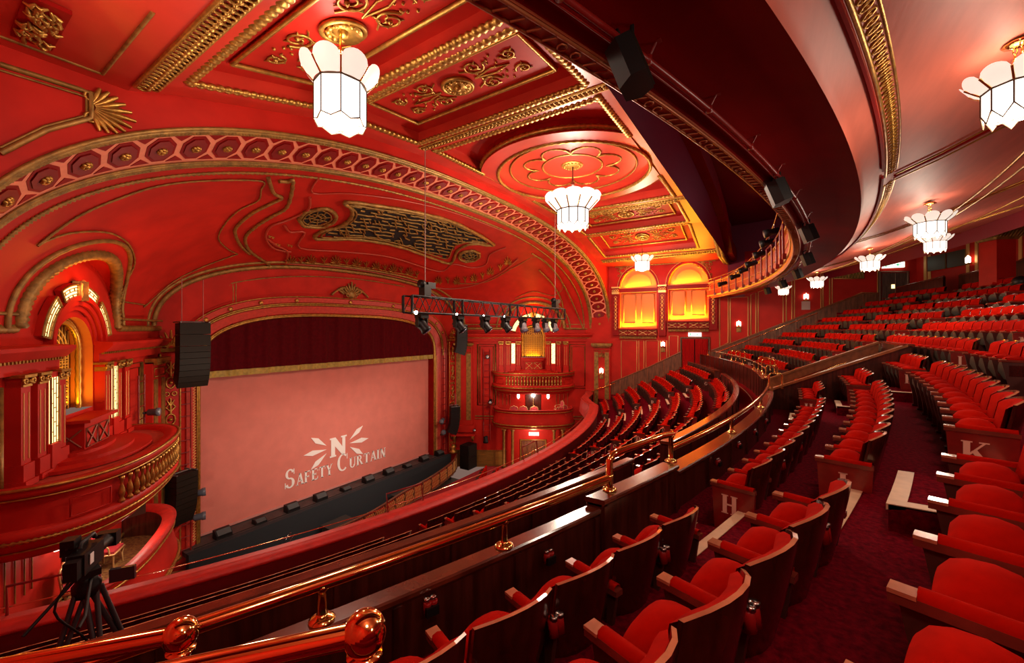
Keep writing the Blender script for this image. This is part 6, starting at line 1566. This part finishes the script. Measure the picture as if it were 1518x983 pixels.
e=empty('chandelier',(4.45,6.65,4.4),'large lotus-petalled glass lantern hanging at the left of the ceiling','chandelier')
shade(e,(4.45,6.65,4.42),.44,.66,8,glow=GLOWC,flare=.92,tip_=.16); mb=MB(); mb.tube([(4.45,6.65,4.5),(4.45,6.65,6.0)],.025,6); mb.build('stem',[BRASS2],e)
e=empty('chandelier',(14.5,6.65,4.7),'largest twelve-sided glass chandelier under the round ceiling medallion','chandelier')
shade(e,(14.5,6.65,4.60),.62,.52,12,tip_=.30,glow=GLOWC,flare=1.2,ph=.50,a0_=.86,pm=mat('bright_opal_glass',(1,.95,.9),.35,emit=(1,.92,.8),es=1.3))
mb=MB(); mb.tube([(14.5,6.65,5.65),(14.5,6.65,6.4)],.03,6); mb.lathe((14.5,6.65,5.55),[(.03,0),(.09,.06),(.05,.16),(.02,.2)],10)
for k in range(6): a=k*PI/3; mb.tube([(14.5+.5*math.cos(a),6.65+.5*math.sin(a),5.0),(14.5,6.65,5.6)],.014,5)
mb.build('chain_and_hook',[mat('dark_chain',(.12,.03,.02),.4)],e)
e=empty('chandelier',(24.47,6.7,4.1),'smaller glass lantern hanging in front of the amber arched windows','chandelier')
shade(e,(24.47,6.7,4.0),.42,.44,8,glow=GLOWC,tip_=.16); mb=MB(); mb.tube([(24.47,6.7,4.1),(24.47,6.7,5.2)],.02,6); mb.build('stem',[BRASS2],e)
LMP=[(5.3,-1.75,2.50,'nearest petalled lantern on chains under the gallery, top right'),(11.0,-2.5,2.47,'second petalled lantern on chains under the gallery'),(15.9,-3.72,2.72,'petalled lantern set farther back, low behind the second one'),(16.3,-2.4,2.47,'third petalled lantern on chains under the gallery'),(21.6,-1.47,2.45,'fourth petalled lantern under the gallery, over the far rows'),(24.9,-.32,2.43,'farthest petalled lantern under the gallery, by the side wall')]
for i,(x,y,z,lab) in enumerate(LMP):
    r=.23 if i else .215
    e=empty('gallery_lantern',(x,y,z-.5),lab,'lamp','petalled lanterns under the gallery')
    drop=.42 if i!=2 else .30
    shade(e,(x,y,z-drop),r,.20 if i else .19,10,flare=1.0,ph=.36)
    mb=MB()
    for s in(-1,1):
        if i<3: chain(mb,(x+s*.06,y,z-.05),(x+s*.07,y,z-drop+.12),.006,.045)
        else: mb.tube([(x+s*.06,y,z-.03),(x+s*.07,y,z-drop+.05)],.01,4)
    mb.lathe((x,y,z-.05),[(.03,-.02),(.10,0),(.07,.03),(.02,.05)],10); mb.build('chains_and_ceiling_boss',[BRASS2],e)
# ================================================================ TRUSS WITH MOVING HEADS
e=empty('lighting_truss',(14,9.6,.7),'long black box truss hung from two cables in front of the stage','truss')
xa,xb=8.75,19.55; zt,zb=1.03,.50; ya,yb=9.42,9.82
mb=MB()
for y in(ya,yb):
    for z in(zt,zb): mb.tube([(xa,y,z),(xb,y,z)],.028,6)
mb.build('chords',[BLACK],e)
mb=MB(); n=34
for i in range(n):
    x0=lerp(xa,xb,i/n);x1=lerp(xa,xb,(i+1)/n); f=(zt,zb) if i%2 else (zb,zt)
    for y in(ya,yb): mb.tube([(x0,y,f[0]),(x1,y,f[1])],.015,5)
    mb.tube([(x0,ya,zt),(x1,yb,zt)],.013,5); mb.tube([(x0,yb,zb),(x1,ya,zb)],.013,5)
for x in (xa,xa+2.4,xa+6.1,xb): 
    for y in(ya,yb): mb.tube([(x,y,zb),(x,y,zt)],.045,6)
mb.build('bracing',[BLACK],e)
for x,nm in ((9.5,'left'),(18.8,'right')):
    mb=MB(); mb.box((x,9.62,1.22),(.30,.26,.42)); mb.box((x+.2,9.62,1.42),(.34,.24,.2)); mb.lathe((x-.15,9.62,1.45),[(.02,-.1),(.13,-.08),(.13,.08),(.02,.1)],10,ax=(1,0,0)); mb.build('chain_hoist',[BLACK],e)
    mb=MB(); mb.tube([(x,9.62,1.5),(x,9.62,zc(x)+.2)],.016,5); mb.tube([(x+.1,9.62,1.3),(x+.6,9.62,1.03)],.01,4); mb.build('suspension_cable',[mat('grey_cable',(.35,.2,.17),.5)],e)
def mover(label,x,aim,i):
    p=Vector((x,9.62,zb)); g=empty('moving_head_light',p,label,'stage light','moving heads under the truss')
    mb=MB(); mb.box(p+Vector((0,0,-.10)),(.34,.30,.13)); mb.build('base',[BLACK],g)
    mb=MB()
    for s in(-1,1): mb.box(p+Vector((s*.19,0,-.30)),(.05,.14,.32))
    mb.build('yoke',[BLACK],g)
    mb=MB(); a=Vector(aim).normalized(); mb.lathe(p+Vector((0,0,-.38))-a*.22,[(.06,0),(.15,.05),(.17,.2),(.15,.36),(.18,.42),(.18,.50)],14,ax=a); mb.build('head',[BLACK if x<15 else mat('grey_casing',(.16,.13,.14),.35)],g)
    mb=MB(); mb.lathe(p+Vector((0,0,-.38))+a*.29,[(.0,0),(.15,0),(.15,.01),(.0,.02)],14,ax=a); mb.build('lens',[mat('blue_grey_lens',(.3,.4,.6),.1,metal=.6)],g)
for i,x in enumerate((9.35,11.15,12.75,14.2,15.6,16.8,17.75,18.7)):
    mover('%s moving-head stage light under the truss, counted from its left end'%ORD[i],x,(.35,-.5,-.75) if i<4 else (-.3,-.5,-.9),i)
for i,x in enumerate((8.85,10.75,12.3,13.7)):
    g=empty('truss_spot',(x,9.4,.5),'%s small lit white spot between the moving heads on the truss'%ORD[i],'stage light','small lit truss spots')
    mb=MB(); mb.lathe((x,9.36,.50),[(.02,-.08),(.05,-.05),(.06,.04)],10,ax=(-.6,-.75,-.1)); mb.build('can',[BLACK],g); mb=MB(); mb.sphere(Vector((x,9.36,.50))+Vector((-.6,-.75,-.1)).normalized()*.05,(.055,.035,.025,.025)[i],0,10,6); mb.build('lens',[SPOTL],g)
# ================================================================ LINE ARRAYS
def array(label,top,n,h,w,d,curve,yaw,tilt0=0,two=0,bracket=True):
    e=empty('line_array',top,label,'speaker stack'); p=Vector(top); Q=Matrix.Rotation(yaw,3,'Z'); tilt=tilt0
    y=0;z=0
    for k in range(n):
        hh=h*(1.9 if k<two else 1); T=Q@Matrix.Rotation(tilt,3,'X')
        c=p+Q@Vector((0,y,z))
        mb=MB(); P=lambda a,b,c_: c+T@Vector((a,b,c_))
        mb.prism([P(-w/2,-d*.1,-.006),P(w/2,-d*.1,-.006),P(w*.42,-d,-.03),P(-w*.42,-d,-.03)],T@Vector((0,0,-hh+.012)),0); mb.prism([P(-w/2,0,-.008),P(w/2,0,-.008),P(w/2,-d*.12,-.008),P(-w/2,-d*.12,-.008)],T@Vector((0,0,-hh+.016)),1)
        mb.build('cabinet',[BLACK,BLK2],e)
        st_=T@Vector((0,0,-hh)); y+=(Q.transposed()@st_).y; z+=st_.z; tilt+=-curve*(k/n)**1.2
    mb=MB(); 
    for s in(-1,1): mb.tube([p+Q@Vector((s*w*.46,-.01,.02)),p+Q@Vector((s*w*.46,-d,.02))],.03,5); 
    mb.tube([p+Q@Vector((-w*.46,-d*.5,.03)),p+Q@Vector((w*.46,-d*.5,.03))],.035,5); mb.build('flying_frame',[mat('steel_grey',(.2,.2,.2),.4,metal=.6)],e)
    mb=MB(); 
    for s in(-.35,.35): mb.tube([p+Q@Vector((s*w,-d*.4,.03)),p+Q@Vector((s*w,-d*.4,1.7 if two else .9))],.018,4)
    mb.build('hang_wires',[mat('pink_wire',(.4,.12,.1),.5)],e); return e
yl=math.atan2(-1.0,-.2)+PI/2
array('tall black flown speaker array hanging left of the stage, upper one',(6.30,18.6,.22),9,.235,.98,.75,.16,PI+.0,0,2)
array('black flown speaker array hanging right of the stage, upper one',(22.75,18.85,.22),8,.225,.85,.75,.16,PI+.9,0,2)
array('lower black curved speaker array beside the left stage opening',(6.35,19.55,-5.75),9,.235,.85,.65,.17,PI+.35)
array('lower black curved speaker array beside the right stage opening',(22.8,19.6,-5.72),9,.235,.8,.65,.17,PI+.9)
# ladders beside the stage and on the wall
def ladder(label,a,b,u,w,n,m=REDM):
    e=empty('lighting_ladder',b,label,'ladder','lighting ladders'); a=Vector(a);b=Vector(b);u=Vector(u).normalized(); mb=MB()
    for s in(-.5,.5): mb.tube([a+u*w*s,b+u*w*s],.03,6)
    mb.build('side_rails',[m],e); mb=MB()
    for i in range(n): c=a.lerp(b,(i+.5)/n); mb.tube([c-u*w/2,c+u*w/2],.02,5)
    mb.build('rungs',[m],e)
ladder('dark red lighting ladder left of the stage opening',(6.62,20.7,-1.4),(6.62,20.7,-9.5),(1,0,0),.42,16)
ladder('dark red lighting ladder right of the stage opening',(22.38,20.7,-1.5),(22.38,20.7,-9.3),(1,.0,0),.42,16,REDM)
S=SD['right']; ladder('slim red lighting ladder on the framed panel left of the right-hand boxes',S.p(-3.5,.25,-1.6),S.p(-3.5,.25,-8.4),S.u,.5,15)
S=SD['left']; ladder('slim red lighting ladder against the left box wall panel',S.p(-3.5,.25,-1.6),S.p(-3.5,.25,-4.6),S.u,.5,7)
def smallspot(label,p,aim,col=BLACK,lit=False,k=1):
    g=empty('wall_spotlight',p,label,'stage light','spotlights on the side ladders'); a=Vector(aim).normalized(); mb=MB(); mb.lathe(Vector(p)-a*.15*k,[(.06*k,0),(.14*k,.06*k),(.15*k,.3*k),(.18*k,.34*k),(.18*k,.46*k)],12,ax=a); mb.build('body',[col],g)
    mb=MB(); mb.lathe(Vector(p)+a*.30*k,[(0,0),(.13*k,0),(.13*k,.01),(0,.01)],12,ax=a); mb.build('lens',[SPOTL if lit else mat('pale_lens',(.5,.55,.6),.15,metal=.4)],g)
    mb=MB(); mb.box(Vector(p)+Vector((0,0,-.0))-a*.1*k,(.34*k,.1*k,.08*k)); mb.build('clamp',[BLACK],g)
GR=mat('slate_casing',(.10,.12,.15),.35)
smallspot('grey moving light on the left stage ladder, upper one',(6.95,20.4,-6.95),(.9,-.3,.05),GR,k=.95); smallspot('grey moving light on the left stage ladder, lower one',(6.95,20.4,-7.95),(.9,-.3,0),GR,k=.95)
smallspot('grey moving light on the right stage ladder, upper one',(21.9,20.4,-6.7),(-.8,-.3,-.3),GR,k=1.0); smallspot('grey moving light on the right stage ladder, lower one',(21.9,20.4,-7.7),(-.3,-.6,.5),GR,k=1.0)
S=SD['right']; smallspot('small spotlight with white lens near the top of the wall ladder',S.p(-3.4,.5,-2.1),S.n,BLACK,k=.9); smallspot('small black spotlight halfway down the wall ladder',S.p(-3.2,.5,-5.4),Vector(S.n)+Vector((0,0,-.4)),k=.9); smallspot('black spotlight at the foot of the wall ladder',S.p(-3.55,.5,-8.2),Vector((0,0,-1)),k=1.1); smallspot('tiny black spotlight left of the wall ladder foot',S.p(-4.4,.4,-7.6),S.n,k=.6)
S=SD['left']; smallspot('small grey spotlight against the left box wall panel',S.p(-3.5,.5,-2.9),Vector(S.n),GR,k=.8); 
mb=MB(); mb.box(S.p(0,1.2,-4.95),(.42,.25,.34)); tag(mb.build('box_loudspeaker',[mat('olive_grille',(.09,.06,.035),.6)]),'brown box loudspeaker under the upper left-hand balcony','speaker')
# floor speaker tower right of the pit
p=Vector((23.4,19.2,-10.4)); e=empty('speaker_tower',p,'tall black speaker tower at the right end of the pit rail','speaker'); 
mb=MB(); mb.box(p+Vector((0,0,.9)),(1.0,.8,1.75)); mb.build('cabinets',[BLACK],e); mb=MB(); mb.box(p+Vector((0,-.41,.5)),(.9,.03,.75)); mb.box(p+Vector((0,-.41,1.33)),(.9,.03,.75)); mb.build('grilles',[BLK2],e)
# ================================================================ VIDEO CAMERA ON TRIPOD
b=Vector((1.02,5.62,0)); fz=-4.0
e=empty('video_camera',(b.x,b.y,fz),'black broadcast video camera on a heavy tripod in the lower rows','video camera')
hd=Vector((b.x,b.y,-2.45))
mb=MB(); 
for k,(ax,ay) in enumerate(((-.55,-.28),(.50,.05),(.05,-.55))):
    ft=Vector((b.x+ax*.95,b.y+ay*.95,fz+.12)); kn=hd.lerp(ft,.5); mb.tube([hd+Vector((ax*.10-.03,ay*.1,-.1)),kn],.022,6); mb.tube([hd+Vector((ax*.10+.05,ay*.1,-.1)),kn+Vector((.03,0,0))],.022,6); mb.tube([kn,ft],.026,6)
mb.tube([Vector((b.x-.3,b.y-.2,fz+.45)),Vector((b.x+.28,b.y+.02,fz+.45)),Vector((b.x,b.y-.32,fz+.45))],.015,5,closed=True); mb.build('tripod_legs',[mat('tripod_grey',(.035,.032,.035),.45)],e)
mb=MB(); mb.lathe(hd,[(.10,-.14),(.11,-.04),(.08,0),(.10,.06)],14); mb.box(hd+Vector((0,0,.09)),(.16,.24,.06)); mb.build('fluid_head',[BLACK],e)
fw=Vector((.55,.83,0)).normalized(); rt=Vector((fw.y,-fw.x,0)); Q=Matrix(((rt.x,fw.x,0),(rt.y,fw.y,0),(0,0,1))); T=lambda x,y,z: hd+Q@Vector((x,y,z))*.8
mb=MB(); mb.box(T(0,-.02,.28),(.13,.34,.20),0,Q); mb.box(T(0,-.28,.27),(.10,.10,.17),0,Q); mb.tube([T(0,-.15,.45),T(0,-.12,.50),T(0,.14,.50),T(0,.18,.44)],.02,6); mb.box(T(-.12,.02,.42),(.12,.2,.09),0,Q); mb.build('camera_body',[BLACK],e)
mb=MB(); mb.lathe(T(0,.18,.27),[(.05,0),(.06,.03),(.06,.16),(.07,.19),(.07,.26)],16,ax=fw); mb.box(T(0,.50,.27),(.17,.10,.14),0,Q); mb.build('zoom_lens',[BLACK],e)
mb=MB(); mb.box(T(-.10,-.10,.52),(.10,.12,.08),0,Q); mb.tube([T(-.10,-.05,.42),T(-.10,-.18,.48)],.012,5); mb.build('viewfinder',[BLACK],e)
mb=MB(); mb.box(T(.30,.10,-.05),(.20,.04,.13),0,Q); mb.build('monitor',[mat('slate_screen',(.03,.035,.04),.2)],e)
mb=MB(); mb.tube([T(.08,-.1,.05),T(.22,-.55,-.15),T(.24,-.72,-.17)],.015,6); mb.tube([T(-.08,-.1,.05),T(-.3,-.5,-.25)],.015,6); mb.tube(smooth([T(.0,-.3,.2),T(-.1,-.4,-.1),T(.05,-.25,-.5),T(.1,.0,-.9)],4),.01,5); mb.build('pan_bars_and_cables',[BLACK],e)
mb=MB(); mb.box(T(.09,-.10,.30),(.005,.06,.10),0,Q); mb.build('white_tag',[WHITE],e)
# ================================================================ LIGHT
K=1.0
for x,y,z,w in ((4.45,6.65,3.3,260),(14.5,6.65,3.4,1300),(24.47,6.7,3.2,450)): light('chandelier_and_fill_lamp','POINT',(x,y,z),w*K,WARM,.45)
for x,y,z,w in ((4.45,6.65,5.1,30),(14.5,6.65,5.35,110),(24.47,6.7,4.25,30)): light('chandelier_uplight','POINT',(x,y,z),w*K,WARM,.18)
for i,(x,y,z,_) in enumerate(LMP): light('lantern_and_fill_lamp','POINT',(x,y,z-.82),62*K,WARM,.18)
for i,(x,y,z,_) in enumerate(LMP): light('lantern_uplight','POINT',(x,y,z-.24),5*K,WARM,.08)
light('gallery_fill','POINT',(22,-3,6.0),60,(1,.5,.7),.4); light('gallery_fill','POINT',(12,-2,6.0),40,(1,.5,.7),.4)  # added fill for the dark gallery void, no lamp hangs there
for S in SD.values(): light('box_lamp','POINT',S.p(0,1.0,-5.2),60,WARM,.12); light('stalls_lamp','POINT',S.p(0,1.6,-7.9),110,WARM,.2); light('box_front_fill','POINT',S.p(-2,4.5,-2.5),260,WARM,.4)  # the light before the box fronts is added fill, without a fixture
light('lantern_and_fill_lamp','POINT',(.2,-.9,1.75),70*K,WARM,.25); light('lantern_and_fill_lamp','POINT',(1.5,-4.5,2.0),90*K,WARM,.3); light('chandelier_and_fill_lamp','POINT',(1.0,6.3,3.4),90*K,WARM,.3)      # added fill lights without fixtures; the first stands for the ring's next lantern
for nm,S in SD.items():
    light('niche_uplight','AREA',S.p(0,-.35,-2.1),40 if nm=='left' else 34,(1,.50,.03),.9,rot=(0,0,1))
    light('niche_cove','POINT',S.p(0,.75,1.1),34 if nm=='left' else 60,(1,.30,.03),.2)
for i,(y0,y1,zs_,zp) in enumerate(BAY):
    ym=(y0+y1)/2; light('window_uplight','AREA',WR(ym,-.17,zs_+.06),210,(1,.50,.02),2.2,rot=(-.2,0,1),sx=.2); light('window_uplight','AREA',WR(ym,-.17,zp+.06),95,(1,.55,.03),1.9,rot=(-.2,0,1),sx=.2)
for x in (9.6,12.6,15.6,18.6):   # beams of the truss lamps washing the curtain
    p=Vector((x,9.7,-.15)); light('curtain_wash','SPOT',p,1050*K,(1,.82,.68),.15,rot=Vector((AX+(x-AX)*.75,21.6,-7.6))-p,spot=math.radians(46),blend=1)
w=bpy.data.worlds.new('ambient_fill'); bpy.context.scene.world=w; w.use_nodes=True; w.node_tree.nodes['Background'].inputs[0].default_value=(1,.62,.5,1); w.node_tree.nodes['Background'].inputs[1].default_value=.16  # even ambient fill added, no such source in the room
cam=bpy.data.cameras.new('camera'); co=bpy.data.objects.new('camera',cam); C.objects.link(co); co.location=(0,0,0); co.rotation_euler=(PI/2,0,TH-PI/2)
cam.sensor_width=36; cam.lens=F/1518*36; cam.shift_y=-(491.5-HY)/1518; cam.clip_start=.05; cam.clip_end=200
sc=bpy.context.scene; sc.camera=co
sc.view_settings.view_transform='Standard'; sc.view_settings.look='None'; sc.view_settings.gamma=1; sc.view_settings.use_curve_mapping=False; sc.view_settings.exposure=0.28
sc.cycles.max_bounces=7; sc.cycles.diffuse_bounces=4; sc.cycles.glossy_bounces=3; sc.cycles.sample_clamp_indirect=6; sc.cycles.use_denoising=True; sc.cycles.caustics_reflective=False; sc.cycles.caustics_refractive=False
for o in bpy.data.objects:
    if '_w' in o: del o['_w']
